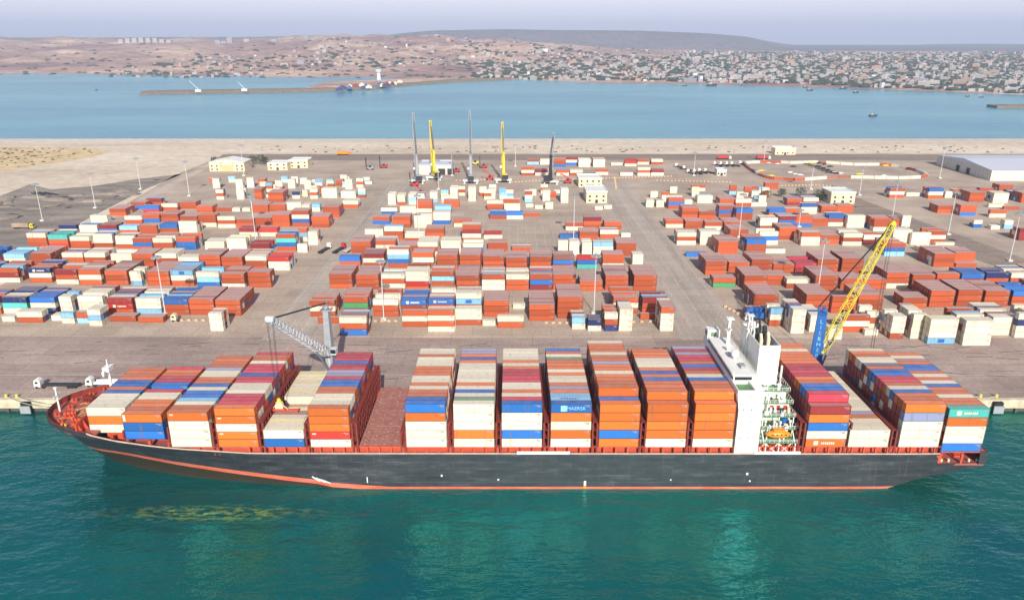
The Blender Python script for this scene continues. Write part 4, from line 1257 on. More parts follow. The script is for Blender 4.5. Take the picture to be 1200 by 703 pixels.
# hull markings
def mark(x, z0, w, z1, mt='white'):
    y = -(21.5 + .03)
    MB().box(x, y, z0, x + w, y + .05, z1).build('hull_mark', M[mt], ship)
mark(22.3, 1.3, .7, 2.9); mark(22.25, .1, .8, 1.28, 'lifeboat')
mark(-4.5, 3.1, .5, 3.6); mark(-22, 4.4, .5, 5.1); mark(72.4, 5.0, .6, 5.8); mark(73.5, 2.6, .5, 3.1); mark(49, 3, .4, 3.5); mark(-45, 2.2, .3, 4.2)
ms = MB()
for k in range(3): ms.bar((-62 + k * 1.1, -21.1, 4.2 - k * .5), (-59.5 + k * 1.6, -21.3, 2.6 - k * .3), .35)
ms.build('scrape', M['white_steel'], ship)
gw = MB()     # stowed gangway along the rail
gw.box(1.5, -21.9, 12.5, 17.5, -21.0, 12.7); gw.box(1.5, -21.95, 12.7, 17.5, -21.85, 13.5)
for k in range(11): gw.box(1.5 + k * 1.6, -21.9, 12.7, 1.62 + k * 1.6, -21.8, 13.6)
gw.build('gangway', M['white'], ship)
gw = MB(); gw.box(74, -21.9, 12.5, 88, -21.0, 12.7); gw.box(74, -21.95, 12.7, 88, -21.85, 13.5)
gw.build('gangway', M['white'], ship)

# stern gear in the open mooring deck
for (x, y) in ((134, -15), (140, -16), (143, -9), (136, -5)):
    e_ = MB(); e_.cbox(x, y, 8.6, 3, 2, .5); e_.bar((x - 1.5, y, 9.9), (x + 1.5, y, 9.9), 1.1, n=8)
    e_.build('mooring_winch', M['coaming'], ship)
for x in (133, 135.2, 138.6, 141.5, 144):
    e_ = MB(); e_.cyl(x, -19.6, 8.6, 9.5, .35); e_.build('bollard', M['cream'], ship)
bwk = MB(); bwk.box(145.5, -20.7, 8.6, 145.98, 20.7, 12.9); bwk.box(143.6, -21.2, 8.6, 145.98, -20.75, 12.9); bwk.build('stern_bulwark', M['hull'], ship)

# superstructure
sx0, sx1 = 67.9, 76.6
house = MB()
house.box(sx0, -16, 11.6, sx1, 16, 31.9)
house.box(sx1, -12.5, 11.6, 80.5, 12.5, 29.0)
hs_ = house.build('accommodation', M['white'], ship)
hw = MB()
for fl in range(6):
    z = 14.2 + fl * 2.9
    for k in range(9): hw.box(sx0 - .03, -14 + k * 3.3, z, sx0 + .1, -13 + k * 3.3, z + 1.1)
    for k in range(2): hw.box(sx0 + 2.2 + k * 3.2, -16.03, z, sx0 + 2.9 + k * 3.2, -15.9, z + .8)
hw.build('window', M['glass'], hs_)
fw = MB(); fw.box(sx0 + .05, -21.2, 11.6, sx1 - 1.5, -16.01, 31.2); o_ = fw.build('side_tower', M['white'], hs_)
fw = MB()
for z in (17.5, 23, 27): fw.box(69.2, -21.23, z, 69.5, -21.1, z + .5); fw.box(71.6, -21.23, z, 71.9, -21.1, z + .5)
fw.build('porthole', M['dark'], hs_)
bdg = MB()      # navigation bridge spanning the whole beam
bdg.box(sx0 - .8, -21.4, 31.95, 72.8, 21.4, 32.6)
bdg.box(sx0 - .7, -21.3, 32.6, sx0 - .4, 21.3, 33.7)
bdg.box(sx0 - .4, -21.3, 32.6, 72.6, -21.0, 33.7); bdg.box(sx0 - .4, 21.0, 32.6, 72.6, 21.3, 33.7)
bdg.box(sx0 - .4, -14.5, 32.6, 73.8, 14.5, 35.6)
bdg.box(sx0 - .9, -15, 35.6, 74.2, 15, 35.9)
bdg.box(72.3, -21.0, 32.6, 72.6, -14.5, 33.7); bdg.box(72.3, 14.5, 32.6, 72.6, 21.0, 33.7)
bdg.mesh([(sx0 - .7, -21.4, 31.94), (sx0 + 2.5, -21.4, 31.94), (sx0 + .05, -21.0, 27), (sx0 + .05, -16, 27), (sx0 - .7, -16, 31.94)], [(0, 2, 1), (0, 4, 3, 2)])
bo = bdg.build('navigation_bridge', M['white'], ship)
wn_ = MB()
wn_.box(sx0 - .43, -14.2, 33.9, sx0 - .3, 14.2, 35.0)
wn_.box(sx0, -14.53, 33.9, 73.2, -14.4, 35.0)
for k in range(14): pass
wn_.build('window', M['glass'], bo)
wl = MB(); wl.box(sx0 - .3, -20.9, 32.61, 72.2, -14.6, 32.66); wl.box(sx0 - .3, 14.6, 32.61, 72.2, 20.9, 32.66)
wl.build('wing_deck', M['green_deck'], bo)
wc = MB(); wc.box(sx0 - .5, 17.5, 33.72, 71.6, 21.2, 37.6); wc.build('wing_cab', M['white'], bo)
wc = MB(); wc.box(sx0 - .53, 18, 35.3, sx0 - .4, 20.8, 36.8); wc.box(sx0 + .6, 17.47, 35.3, sx0 + 2.5, 17.6, 36.8); wc.build('cab_window', M['green_deck'], bo)
ra = MB()
for y in np.arange(-14.5, 15, 1.6):
    ra.box(sx0 - .6, y, 35.9, sx0 - .52, y + .08, 37); ra.box(73.9, y, 35.9, 73.98, y + .08, 37)
for z in (36.4, 37): ra.box(sx0 - .6, -14.6, z, sx0 - .52, 14.7, z + .07); ra.box(73.9, -14.6, z, 73.98, 14.7, z + .07)
ra.build('railing', M['white'], bo)
ant = MB()
ant.bar((72, 9, 35.9), (72, 9, 45.5), 1.3, .9, 6); ant.cbox(72, 9, 45, 2.4, 2.4, .3); ant.bar((72, 6.5, 42), (72, 11.5, 42), .4); ant.cbox(71.2, 9, 40.5, .5, 3.4, .5)
ant.build('signal_mast', M['white'], bo)
ant = MB()
for k in range(4):
    a = ((77 - .9, 3.1), (77 + .9, 3.1), (77 + .9, 4.9), (77 - .9, 4.9))[k]
    ant.bar((a[0], a[1], 32), (77 + (a[0] - 77) * .5, 4 + (a[1] - 4) * .5, 48), .35)
for z in np.arange(34, 48, 2):
    f_ = 1 - (z - 32) / 32
    for (p, q) in (((-.9, -.9), (.9, -.9)), ((.9, -.9), (.9, .9)), ((.9, .9), (-.9, .9)), ((-.9, .9), (-.9, -.9))):
        ant.bar((77 + p[0] * f_, 4 + p[1] * f_, z), (77 + q[0] * f_, 4 + q[1] * f_, z), .22)
ant.bar((77, .3, 41), (77, 7.7, 41), .4); ant.bar((77, 1, 45), (77, 7, 45), .35); ant.cbox(76.2, 4, 43, .5, 4.2, .6); ant.cbox(76.4, 4, 46.5, .5, 3, .5); ant.cbox(77, 4, 48, 2, 2, .3)
ant.build('radar_mast', M['white'], bo)
dm = MB(); dm.cyl(70.8, -3.5, 35.9, 36.8, .5); dm.blob(70.8, -3.5, 38, 1.25, 1.25, 1.35, 0, 14, 9, 0); dm.build('satellite_dome', M['white'], bo, smooth=True)
dm = MB(); dm.cyl(70.5, 3.5, 35.9, 36.6, .3); dm.blob(70.5, 3.5, 37.2, .7, .7, .8, 0, 10, 7, 0); dm.build('satellite_dome', M['white'], bo, smooth=True)
MB().cbox(71.5, -9.5, 35.9, 1.6, 2.6, 1.0).build('roof_locker', M['grey_steel'], bo)
MB().cbox(69.8, -.5, 35.9, .8, .8, 1.2).build('roof_locker', M['grey_steel'], bo)
# funnel casing
fn = MB()
X0, X1, Y0, Y1, Z1 = 76.7, 83.2, -8.2, 11, 42.6
fn.box(X0, Y0, 11.6, X1, Y1, 38.5)
t_ = .3
fn.box(X0, Y0, 38.5, X1, Y0 + t_, Z1); fn.box(X0, Y1 - t_, 38.5, X1, Y1, Z1); fn.box(X0, Y0 + t_, 38.5, X0 + t_, Y1 - t_, Z1); fn.box(X1 - t_, Y0 + t_, 38.5, X1, Y1 - t_, Z1)
fo = fn.build('funnel', M['white'], ship)
fi = MB(); fi.box(X0 + t_ + .01, Y0 + t_ + .01, 38.52, X1 - t_ - .01, Y1 - t_ - .01, 39.4); fi.build('funnel_floor', M['dark'], fo)
for (x, y, r, mat) in ((x_ - 2.8, y_ - 1.2, r_, m_) for x_, y_, r_, m_ in ((81, -3.5, .55, 'cream'), (83.6, -2.5, .6, 'cream'), (81.3, 1, .9, 'dark'), (84.2, 3, .9, 'dark'), (82, 7, .6, 'white_steel'), (84.3, 8.5, .45, 'dark'))):
    p_ = MB(); p_.cyl(x, y, 39.4, 43.2, r); p_.bar((x, y, 43), (x + .3, y + 1.8, 44.4), r * 1.7, n=8); p_.build('exhaust_pipe', M[mat], fo)
# aft decks stepping down to the lifeboat
rl = MB()
steps = [(29.0, -12.6, 76.7, 86.2), (26.0, -15.0, 76.7, 86.6), (22.6, -17.2, 76.7, 87.0), (19.2, -18.8, 76.7, 87.2), (15.6, -20.8, 73, 87.4)]
for z, y0, x0, x1 in steps:
    MB().box(x0, y0, z, x1, Y0 - .02, z + .22).build('aft_deck', M['green_deck'], ship)
    MB().box(x0, Y1 + .02, z, x1, -y0, z + .22).build('aft_deck', M['green_deck'], ship)
    for sg in (1, -1):
        yy = y0 * sg
        for x in np.arange(x0, x1, 1.4): rl.box(x, yy - .04, z + .22, x + .08, yy + .04, z + 1.3)
        rl.box(x0, yy - .04, z + 1.25, x1, yy + .04, z + 1.35); rl.box(x0, yy - .04, z + .75, x1, yy + .04, z + .81)
    for y in np.arange(y0, -y0, 1.5): rl.box(x1 - .05, y, z + .22, x1 + .04, y + .08, z + 1.3)
    rl.box(x1 - .05, y0, z + 1.25, x1 + .04, -y0, z + 1.35)
rl.build('railing', M['white'], ship)
hs2 = MB()
hs2.box(79, -14.2, 22.85, 85.6, -6.6, 25.95); hs2.box(78, -11.4, 26.25, 85.4, -6.6, 28.95); hs2.box(78, -15.6, 15.9, 85.8, -6.6, 19.15); hs2.box(77, -13, 19.45, 84, -6.6, 22.55)
h2 = hs2.build('deckhouse', M['white'], ship)
w2 = MB()
for k in range(3): w2.box(79.8 + k * 2.1, -14.23, 23.6, 81.0 + k * 2.1, -14.1, 25.2)
w2.build('window', M['red'], h2)
pl_ = MB()
for x in (73.6, 77.6, 81.6, 86.6):
    for y in (-20.4, -18.4):
        pl_.box(x, y, 11.6, x + .35, y + .35, 15.6)
for x in (77, 82, 86.4):
    pl_.box(x, -17.0, 15.8, x + .3, -16.7, 22.6)
    pl_.bar((x, -20.3, 15.8), (x, -16.9, 19.2), .25)
for x in (73.6, 77.6, 81.6): pl_.bar((x, -20.3, 11.7), (x + 4, -20.3, 15.4), .2); pl_.bar((x + 4, -20.3, 11.7), (x, -20.3, 15.4), .2)
pl_.build('deck_pillars', M['white'], ship)
# ducts, lockers and vents that crowd the decks
cq = random.Random(31)
for z, y0, x0, x1 in steps[:4]:
    for k in range(7):
        x = cq.uniform(x0 + 1, x1 - 1); y = cq.uniform(y0 + .4, y0 + 2.2)
        m_ = MB(); kind_ = cq.random()
        if kind_ < .5: m_.cbox(x, y, z + .22, cq.uniform(.5, 1.3), cq.uniform(.5, .9), cq.uniform(.7, 1.5))
        else: m_.cyl(x, y, z + .22, z + cq.uniform(1.2, 2.4), .22); m_.cyl(x, y, z + 1.9, z + 2.5, .4, .3)
        m_.build('deck_locker' if kind_ < .5 else 'vent', M[cq.choice(('white', 'white', 'cream', 'dark'))], ship)
for k in range(9):
    x = cq.uniform(74.2, 76.2); y = -11 + k * 2.2
    MB().cbox(x, y, 31.9, .7, .9, cq.uniform(.8, 1.6)).build('roof_locker', M[cq.choice(('white', 'cream', 'grey_steel'))], ship)
MB().cyl(86.0, -4, 11.6, 34, .35).build('exhaust_pipe', M['white'], ship)
# stairways
st = MB()
for (za, zb, ya, x) in ((15.8, 19.3, -18.2, 75.4), (19.4, 22.7, -16.5, 86), (22.8, 26, -14.7, 85.9)):
    st.bar((x, ya, za), (x, ya + 3.4, zb), .5); 
    for k in range(8): st.box(x - .5, ya + k * .42, za + k * (zb - za) / 8, x + .5, ya + .35 + k * .42, za + .1 + k * (zb - za) / 8)
st.build('stairway', M['white_steel'], ship)
# lifeboat in its davits
lb = MB()
n_, m2 = 14, 8
for i in range(n_ + 1):
    u = i / n_; r_ = (math.sin(math.pi * min(1, max(0.02, u))) ** .45)
    for j in range(m2):
        a = 2 * math.pi * j / m2
        lb.v.append((77.4 + 7.6 * u, -20.2 + 1.35 * r_ * math.cos(a), 18.5 + 1.35 * r_ * math.sin(a) * (1 if math.sin(a) > 0 else .9)))
for i in range(n_):
    for j in range(m2):
        a = i * m2 + j; c = i * m2 + (j + 1) % m2
        lb.f.append((a, c, c + m2, a + m2)); lb.m.append(0)
lb.f.append(tuple(range(m2 - 1, -1, -1))); lb.m.append(0)
lb.f.append(tuple(range(n_ * m2, n_ * m2 + m2))); lb.m.append(0)
lo_ = lb.build('lifeboat', M['lifeboat'], ship, smooth=True)
lc = MB(); lc.box(79.5, -20.9, 19.7, 82.9, -19.5, 20.2); lc.build('canopy', M['lifeboat'], lo_)
lc = MB(); 
for k in range(4): lc.box(78.9 + k * 1.3, -21.58, 18.75, 79.4 + k * 1.3, -21.35, 19.05)
lc.build('window', M['dark'], lo_)
for x in (78.3, 83.6):
    dv = MB(); dv.path([(x, -18.6, 15.8), (x, -18.6, 20.4), (x, -20.2, 21.4), (x, -20.9, 20.8)], .35); dv.bar((x, -20.2, 19.6), (x, -20.2, 21.3), .1); dv.build('davit', M['white'], ship)
tk = MB(); tk.cyl(84.6, -14.6, 19.45, 21.2, 1); tk.build('tank', M['blue'], ship)

# mooring ropes from bow and stern
def rope(a, b, sag, label):
    m_ = MB(); a, b = Vector(a), Vector(b)
    pts = []
    for k in range(13):
        u = k / 12; p = a.lerp(b, u); p.z -= sag * 4 * u * (1 - u); pts.append(tuple(p))
    m_.path(pts, .28, 5)
    tag(m_.build('mooring_rope', M['rope']), label, 'rope', 'mooring ropes')
for i, (dx, tx) in enumerate(((0, -186), (.8, -190))):
    rope((-148.6 + dx, CYL + 5.2, 17), (tx, QY + 1.2, 5.6), 2.2 + i, ('steeper of the two pale ropes running from the bow to the quay', 'flatter, longer pale rope running from the bow to the quay')[i])
for i, (dx, tx) in enumerate(((0, 176), (-1, 182))):
    rope((145.8 + dx, CYL + 18.5, 12.2), (tx, QY + 1.2, 5.6), 1.2 + i * .8, ('shorter of the two pale ropes running from the stern to the quay', 'longer pale rope running from the stern to the quay')[i])

# quay fittings
fp = None
def fender(x):
    global fp
    e_ = empty('quay_fender', (x, QY - 1.0, 0))
    MB().box(-1.6, -1.7, 1.0, 1.6, -.2, 4.6).build('rubber_block', M['black'], e_)
    MB().box(-1.9, -2.1, .4, 1.9, -1.75, 3.4).build('face_panel', M['grey_steel'], e_)
    return e_
for x, l in ((-181, 'black rubber fender with grey panel on the quay wall beside the bow'), (158, 'black rubber fender on the quay wall just behind the stern'), (181, 'black rubber fender on the quay wall at the right edge of the photo')):
    tag(fender(x), l, 'fender', 'fenders on the quay wall')
for x, l in ((-190, 'yellow bollard at the quay edge holding the flatter bow rope'), (-186, 'yellow bollard at the quay edge holding the steeper bow rope'), (-166, 'yellow bollard at the quay edge nearest the white truck cab'), (176, 'yellow bollard at the quay edge holding the shorter stern rope'), (182, 'yellow bollard at the quay edge holding the longer stern rope')):
    m_ = MB(); m_.cyl(0, 0, 0, .35, .6, .5); m_.cyl(0, 0, .35, .9, .35, .35); m_.cyl(0, 0, .9, 1.15, .6, .5)
    tag(m_.build('bollard', M['yellow'], loc=(x, QY + 1.3, GZ + .1)), l, 'bollard', 'bollards along the quay edge')

# ------------------------------------------------------------------ cranes
def truss(b, a, c, w0, w1, n, t=.35, t2=.2):
    """lattice boom between two points"""
    a, c = Vector(a), Vector(c); d = (c - a).normalized()
    u = d.cross(Vector((0, 0, 1)))
    if u.length < .05: u = Vector((1, 0, 0))
    u.normalize(); v = d.cross(u)
    prev = None
    for k in range(n + 1):
        f = k / n; p = a.lerp(c, f)
        w = w0 + (w1 - w0) * f
        if f < .08: w *= .45 + f * 6.9
        q = [p + u * sx * w / 2 + v * sy * w / 2 for sx, sy in ((-1, -1), (1, -1), (1, 1), (-1, 1))]
        for i in range(4): b.bar(q[i], q[(i + 1) % 4], t2)
        if prev:
            for i in range(4):
                b.bar(prev[i], q[i], t)
                b.bar(prev[i] if k % 2 else prev[(i + 1) % 4], q[(i + 1) % 4] if k % 2 else q[i], t2)
        prev = q
def harbour_crane(x, y, towmat, boommat, tip, label, tw0=(22, 37), text=None, hook_z=None, cab=True, scale=1, piv=None, basemat='white_steel', group=None, towq=1.0):
    z = GZ
    e = empty('harbour_crane', (x, y, z))
    tag(e, label, 'crane', group)
    s = scale
    b1 = MB()
    b1.box(-9*s, -3.2*s, 1.4*s, 9*s, 3.2*s, 3.4*s)
    for sx in (-1, 1):
        for sy in (-1, 1):
            b1.box(sx*7*s - .7*s, sy*6.5*s - .7*s, .25, sx*7*s + .7*s, sy*6.5*s + .7*s, 2.2*s)
            b1.bar((sx*7*s, sy*2*s, 2.4*s), (sx*7*s, sy*6.5*s, 2.0*s), 1.1*s)
            b1.box(sx*7*s - 1.6*s, sy*6.5*s - 1.6*s, .02, sx*7*s + 1.6*s, sy*6.5*s + 1.6*s, .25)
    b1.build('undercarriage', M[basemat], e)
    for sx in (-1, 1):
        w_ = MB()
        for k in range(7):
            for yy in (-3.4, 3.4): w_.bar((sx*(1.6 + k*1.05)*s, yy*s - .5*s, .75*s), (sx*(1.6 + k*1.05)*s, yy*s + .5*s, .75*s), 1.4*s, n=8)
        w_.build('wheels', M['black'], e)
    tp = Vector(tip) - Vector((x, y, z))
    hd = Vector((tp.x, tp.y, 0)); hd = hd.normalized() if hd.length > .1 else Vector((0, -1, 0))
    side = Vector((-hd.y, hd.x, 0))
    ang = math.atan2(hd.y, hd.x)
    b2 = MB()
    b2.cyl(0, 0, 3.4*s, 4.8*s, 2.4*s, 2.4*s, 14)
    b2.cbox(-hd.x*4.5*s, -hd.y*4.5*s, 4.8*s, 13*s, 6.2*s, 1.0*s, ang)
    b2.cbox(-hd.x*7*s, -hd.y*7*s, 5.8*s, 7*s, 5.6*s, 4.0*s, ang)
    b2.build('machine_house', M[towmat], e)
    cw = MB(); cw.cbox(-hd.x*11.6*s, -hd.y*11.6*s, 4.6*s, 2.2*s, 6.4*s, 4.4*s, ang); cw.build('counterweight', M['dark'], e)
    tb = MB(); ttop = tw0[1]*s - z
    tb.mesh([((hd*a_ + side*c_)*s + Vector((0, 0, zz)))[:] for zz, q in ((4.8*s, 1.9*towq), (ttop, 1.25*towq)) for a_, c_ in ((-q, -q*.8), (q, -q*.8), (q, q*.8), (-q, q*.8))],
            [(0, 1, 5, 4), (1, 2, 6, 5), (2, 3, 7, 6), (3, 0, 4, 7), (4, 5, 6, 7), (3, 2, 1, 0)])
    tw_ = tb.build('tower', M[towmat], e)
    tk_ = MB(); tk_.cbox(0, 0, ttop, 3.2*s, 4.2*s, .35, ang)
    tk_.bar(-hd*1.4*s + Vector((0, 0, ttop + .3)), -hd*1.4*s + Vector((0, 0, ttop + 2.6*s)), .5*s)
    tk_.bar(hd*1.2*s + Vector((0, 0, ttop + .3)), -hd*1.4*s + Vector((0, 0, ttop + 2.6*s)), .4*s)
    for sg in (-1, 1):
        tk_.bar(side*sg*2*s + hd*1.6*s + Vector((0, 0, ttop + 1.2)), side*sg*2*s - hd*1.6*s + Vector((0, 0, ttop + 1.2)), .12*s)
    tk_.bar(side*-1*s + hd*.6*s + Vector((0, 0, ttop + 1.3*s)), side*1*s + hd*.6*s + Vector((0, 0, ttop + 1.3*s)), 1.5*s, n=8)
    tk_.build('tower_head', M[towmat], e)
    pv = hd*1.9*s + Vector((0, 0, (piv or 20)*s - z))
    if cab:
        c_ = MB(); cpos = hd*2.6*s + side*2.6*s
        c_.cbox(cpos.x, cpos.y, pv.z + .6*s, 2.4*s, 2.2*s, 2.4*s, ang); co_ = c_.build('operator_cab', M['white_steel'], e)
        g_ = MB(); gp = hd*3.85*s + side*2.6*s; g_.cbox(gp.x, gp.y, pv.z + 1.2*s, .12*s, 2.0*s, 1.6*s, ang); g_.build('cab_window', M['glass'], co_)
    bm = MB(); truss(bm, pv, tp, 3.4*s, 1.7*s, 20 if s >= .9 else 14, .25*s if s > .9 else .34, .14*s if s > .9 else .2)
    bm.bar(tp - side*1.2*s, tp + side*1.2*s, 1.6*s, n=8)
    bo_ = bm.build('boom', M[boommat], e)
    bf = MB(); bf.bar(pv - side*1.9*s, pv + side*1.9*s, 1.1*s, n=8); bf.bar(pv, hd*1.2*s + Vector((0, 0, 8*s)), .8*s, n=6)
    bf.build('boom_foot', M[boommat], e)
    lf = MB(); at_ = pv.lerp(tp, .33); lf.bar(hd*1.8*s + Vector((0, 0, 7.5*s)), at_, .9*s, .6*s, 8); lf.build('luffing_cylinder', M['grey_steel'], e)
    cb = MB(); hdp = -hd*1.4*s + Vector((0, 0, ttop + 2.4*s))
    for sg in (-.7, -.25, .25, .7): cb.bar(hdp + side*sg, tp + side*sg, .14 if s >= .9 else .2)
    if hook_z is not None:
        for sg in (-.9, .9):
            for q in (-.4, .4): cb.bar(tp + side*sg + hd*q, Vector((tp.x, tp.y, hook_z - z)) + side*sg*.6 + hd*q, .09)
    cb.build('cables', M['dark'], e)
    if hook_z is not None and text: hk = MB(); hk.cyl(tp.x, tp.y, hook_z - z - 1.6, hook_z - z, .5, .9); hk.build('hook', M['yellow'], e)
    if text:
        for k, ch in enumerate(text):
            zc = ttop - 3.2 - k * 2.25
            tq = (1.25 + (1.9 - 1.25) * (ttop - zc) / (ttop - 4.8)) * towq
            p = -side * (tq * .8 + .06)
            text_mesh('lettering', ch, 2.2, CM['l'], tw_, (p.x, p.y, zc), (math.pi / 2, 0, ang))
    return e, hd
TIP1 = (xat(316, 213, 52), 213, 52)
harbour_crane(-69, 262, 'crane_grey', 'white_steel', TIP1, 'pale grey harbour crane with its boom lowered left over the ship', (0, 37), hook_z=25.4, piv=20)
TIP2 = (xat(1047, 256, 71.5), 256, 71.5)
harbour_crane(115.5, 262, 'blue', 'yellow', TIP2, 'blue towered harbour crane with raised yellow lattice boom behind the ship', (0, 36), text='LIEBHERR', hook_z=24, piv=21, towq=1.25)
# spreader frames hanging from the hooks
def spreader(x, y, z, label, mat='coaming', rz=0):
    e = empty('spreader', (x, y, z), rz)
    tag(e, label, 'spreader')
    m_ = MB(); m_.box(-6, -.35, .3, 6, .35, .8)
    for sx in (-6, 5.6): m_.box(sx, -1.2, 0.05, sx + .4, 1.2, .6)
    m_.box(-2, -1, .8, 2, 1, 1.3); m_.build('frame', M[mat], e)
    m_ = MB(); m_.cbox(0, 0, 1.3, 2.4, 1.4, 1.4); m_.cyl(0, 0, 2.7, 3.3, 1.1)
    for sx in (-1, 1): m_.bar((sx*2.6, 0, .8), (0, 0, 3.4), .2)
    m_.build('rotator', M['cream'], e)
    m_ = MB(); m_.cyl(0, 0, 3.3, 4.6, .8, .5); m_.build('hook_block', M['yellow'], e)
spreader(TIP1[0], TIP1[1], 20.75, 'red spreader with pale rotator resting over containers in the ship bay beside the grey crane')

# parked cranes at the back
back = [(489, 214, 484, 133, 'crane_grey', 'crane_grey', 'leftmost back-row crane, pale grey boom upright beside a yellow one'), (509, 210, 504, 142, 'grey_steel', 'yellow', 'left of the two yellow-boomed cranes at the back of the yard'),
        (552, 214, 550.5, 130, 'crane_grey', 'crane_grey', 'tallest pale grey boom crane in the middle of the back row'), (590, 213, 588.5, 144, 'grey_steel', 'yellow', 'right of the two yellow-boomed cranes at the back of the yard'),
        (645, 215, 649, 156, 'dark', 'crane_grey', 'rightmost back-row crane with the shortest, slightly leaning grey boom')]
for (bx_, by_, tx, ty, tm, bmn, lab) in back:
    X_, Y_ = at(bx_, by_, GZ)
    # boom tip above and a little beyond the base
    t_ = (ty - CY) / F; r_ = (SN + t_ * CS) / (CS - t_ * SN)
    Yt = Y_ + 6
    zt = CAMH - r_ * Yt
    harbour_crane(X_, Y_, bmn if bmn == 'yellow' else tm, bmn, (xat(tx, Yt, zt), Yt, zt), lab, (0, 36), hook_z=None, piv=20, scale=.82 if bmn != 'yellow' else .86, group='harbour cranes parked at the back of the yard')

# ------------------------------------------------------------------ light masts
def mast(px, py, ht, label):
    x, y = at(px, py, GZ)
    e = empty('light_mast', (x, y, GZ))
    tag(e, label, 'light mast', 'floodlight masts in the yard')
    MB().cbox(0, 0, .02, 2.6, 2.6, 1.0).build('concrete_base', M['pale_wall'], e)
    MB().bar((0, 0, 1), (0, 0, ht), .55, .28, 8).build('pole', M['white_steel'], e)
    m_ = MB(); m_.cyl(0, 0, ht, ht + .35, 1.8, 1.8, 12)
    for k in range(8):
        a = k * math.pi / 4; m_.cbox(2.1 * math.cos(a), 2.1 * math.sin(a), ht - .35, .5, .9, .8, a)
    m_.cyl(0, 0, ht + .35, ht + 1.6, .25)
    m_.build('floodlights', M['grey_steel'], e)
masts = [(194, 369, 29, 'light mast at the front row of the left yard'), (300, 284, 29, 'light mast beside the maroon containers in the left yard'), (222, 230, 29, 'light mast at the far end of the left yard near the sand'),
 (286, 206, 29, 'light mast in front of the cream gabled building'), (297, 262, 20, 'shorter light mast behind the middle of the left yard'), (450, 375, 29, 'light mast in the front row of the middle yard, left part'),
 (491, 280, 29, 'light mast among white containers of the middle yard'), (696, 367, 29, 'light mast in the front row of the middle yard, right part'), (672, 281, 29, 'light mast on the empty slots right of the middle yard'),
 (866, 278, 29, 'light mast over blue containers in the right yard'), (958, 345, 29, 'light mast behind the blue crane in the right yard'), (936, 266, 12, 'short light mast amid the right yard stacks'),
 (1045, 259, 29, 'light mast beside the tip of the yellow boom'), (1111, 275, 29, 'light mast on the verge right of the right yard'), (1183, 306, 29, 'light mast at the right edge of the paved area'),
 (1101, 209, 29, 'light mast beside the long grey warehouse'), (1007, 229, 24, 'light mast in front of the oval of containers'), (813, 206, 22, 'light mast by the truck park behind the right yard'),
 (895, 190, 22, 'light mast on the shore road above the oval'), (950, 222, 22, 'light mast between the oval and the right yard'),
 (50, 259, 27, 'leftmost light mast on the grey dirt bank'), (112, 244, 27, 'second light mast on the dirt bank from left'), (165, 222, 27, 'light mast where the track meets the sand'), (514, 222, 25, 'light mast between the back-row cranes'), (530, 206, 22, 'light mast beside the white shed at the back'), (604, 195, 22, 'light mast right of the second yellow crane')]
for a in masts: mast(*a)

# ------------------------------------------------------------------ buildings
def windows(m_, x0, y, z0, w, h_, n, dw=1.6, dh=1.6):
    for k in range(n): cx = x0 + (k + .5) * w / n; m_.box(cx - dw/2, y - .04, z0, cx + dw/2, y + .06, z0 + dh)
def office(px0, px1, py, ht, dep, name, label, mat='cream', storeys=2, gable=False):
    (x0, y), (x1, _) = at(px0, py, GZ), at(px1, py, GZ)
    e = empty(name, ((x0 + x1) / 2, y, GZ)); tag(e, label, 'building')
    w = x1 - x0
    MB().box(-w/2, 0, 0, w/2, dep, ht).build('wall', M[mat], e)
    r = MB()
    if gable:
        r.mesh([(-w/2 - .5, -.6, ht + .02), (w/2 + .5, -.6, ht + .02), (w/2 + .5, dep + .5, ht + .02), (-w/2 - .5, dep + .5, ht + .02), (0, -.6, ht + w * .09), (0, dep + .5, ht + w * .09)], [(0, 1, 4), (1, 2, 5, 4), (2, 3, 5), (3, 0, 4, 5), (3, 2, 1, 0)])
    else:
        r.box(-w/2 - .4, -.4, ht + .02, w/2 + .4, .2, ht + .8); r.box(-w/2 - .4, dep - .2, ht + .02, w/2 + .4, dep + .4, ht + .8)
        r.box(-w/2 - .4, .2, ht + .02, -w/2 + .2, dep - .2, ht + .8); r.box(w/2 - .2, .2, ht + .02, w/2 + .4, dep - .2, ht + .8); r.box(-w/2 + .2, .2, ht + .02, w/2 - .2, dep - .2, ht + .2)
    r.build('roof', M['white'] if mat == 'cream' else M['shed_roof'], e)
    wi = MB()
    for s_ in range(storeys): windows(wi, -w/2, 0, 1.2 + s_ * 3.4, w, ht, max(3, int(w / 5)))
    wi.build('windows', M['glass'], e)
    dr = MB(); dr.box(-1.2, -.08, .02, 1.2, .05, 2.6); dr.build('door', M['dark'], e)
    return e, w
e, w = office(246, 287, 201, 9, 22, 'gabled_building', 'cream building with stepped gable and arched centre behind the left yard', gable=True)
m_ = MB()
for k in range(13):
    a = math.pi * k / 12; m_.bar((6.2*math.cos(a), -.3, 6 + 6.2*math.sin(a)), (6.2*math.cos(a + .26), -.3, 6 + 6.2*math.sin(a + .26)), .9)
m_.box(-6.2, -.25, .02, 6.2, -.05, 6)
m_.build('arch', simple('arch_plaster', (.66, .46, .24), .8, .15, .3), e)
office(314, 337, 199.5, 6.5, 18, 'office_building', 'left half of the low cream office pair with arches behind the left yard')
office(339, 361, 197, 7.5, 18, 'office_building', 'right half of the low cream office pair behind the left yard')
office(678, 705, 219.5, 7.5, 22, 'office_building', 'farther of the two cream offices between the container blocks')
office(687, 711, 238, 9, 26, 'office_building', 'nearer, larger cream office between the container blocks')
office(973, 1001, 239, 9, 20, 'office_building', 'cream office among shrubs behind the right yard')
office(908, 932, 181.5, 7, 14, 'office_building', 'cream block standing on the beach edge behind the oval', storeys=1)
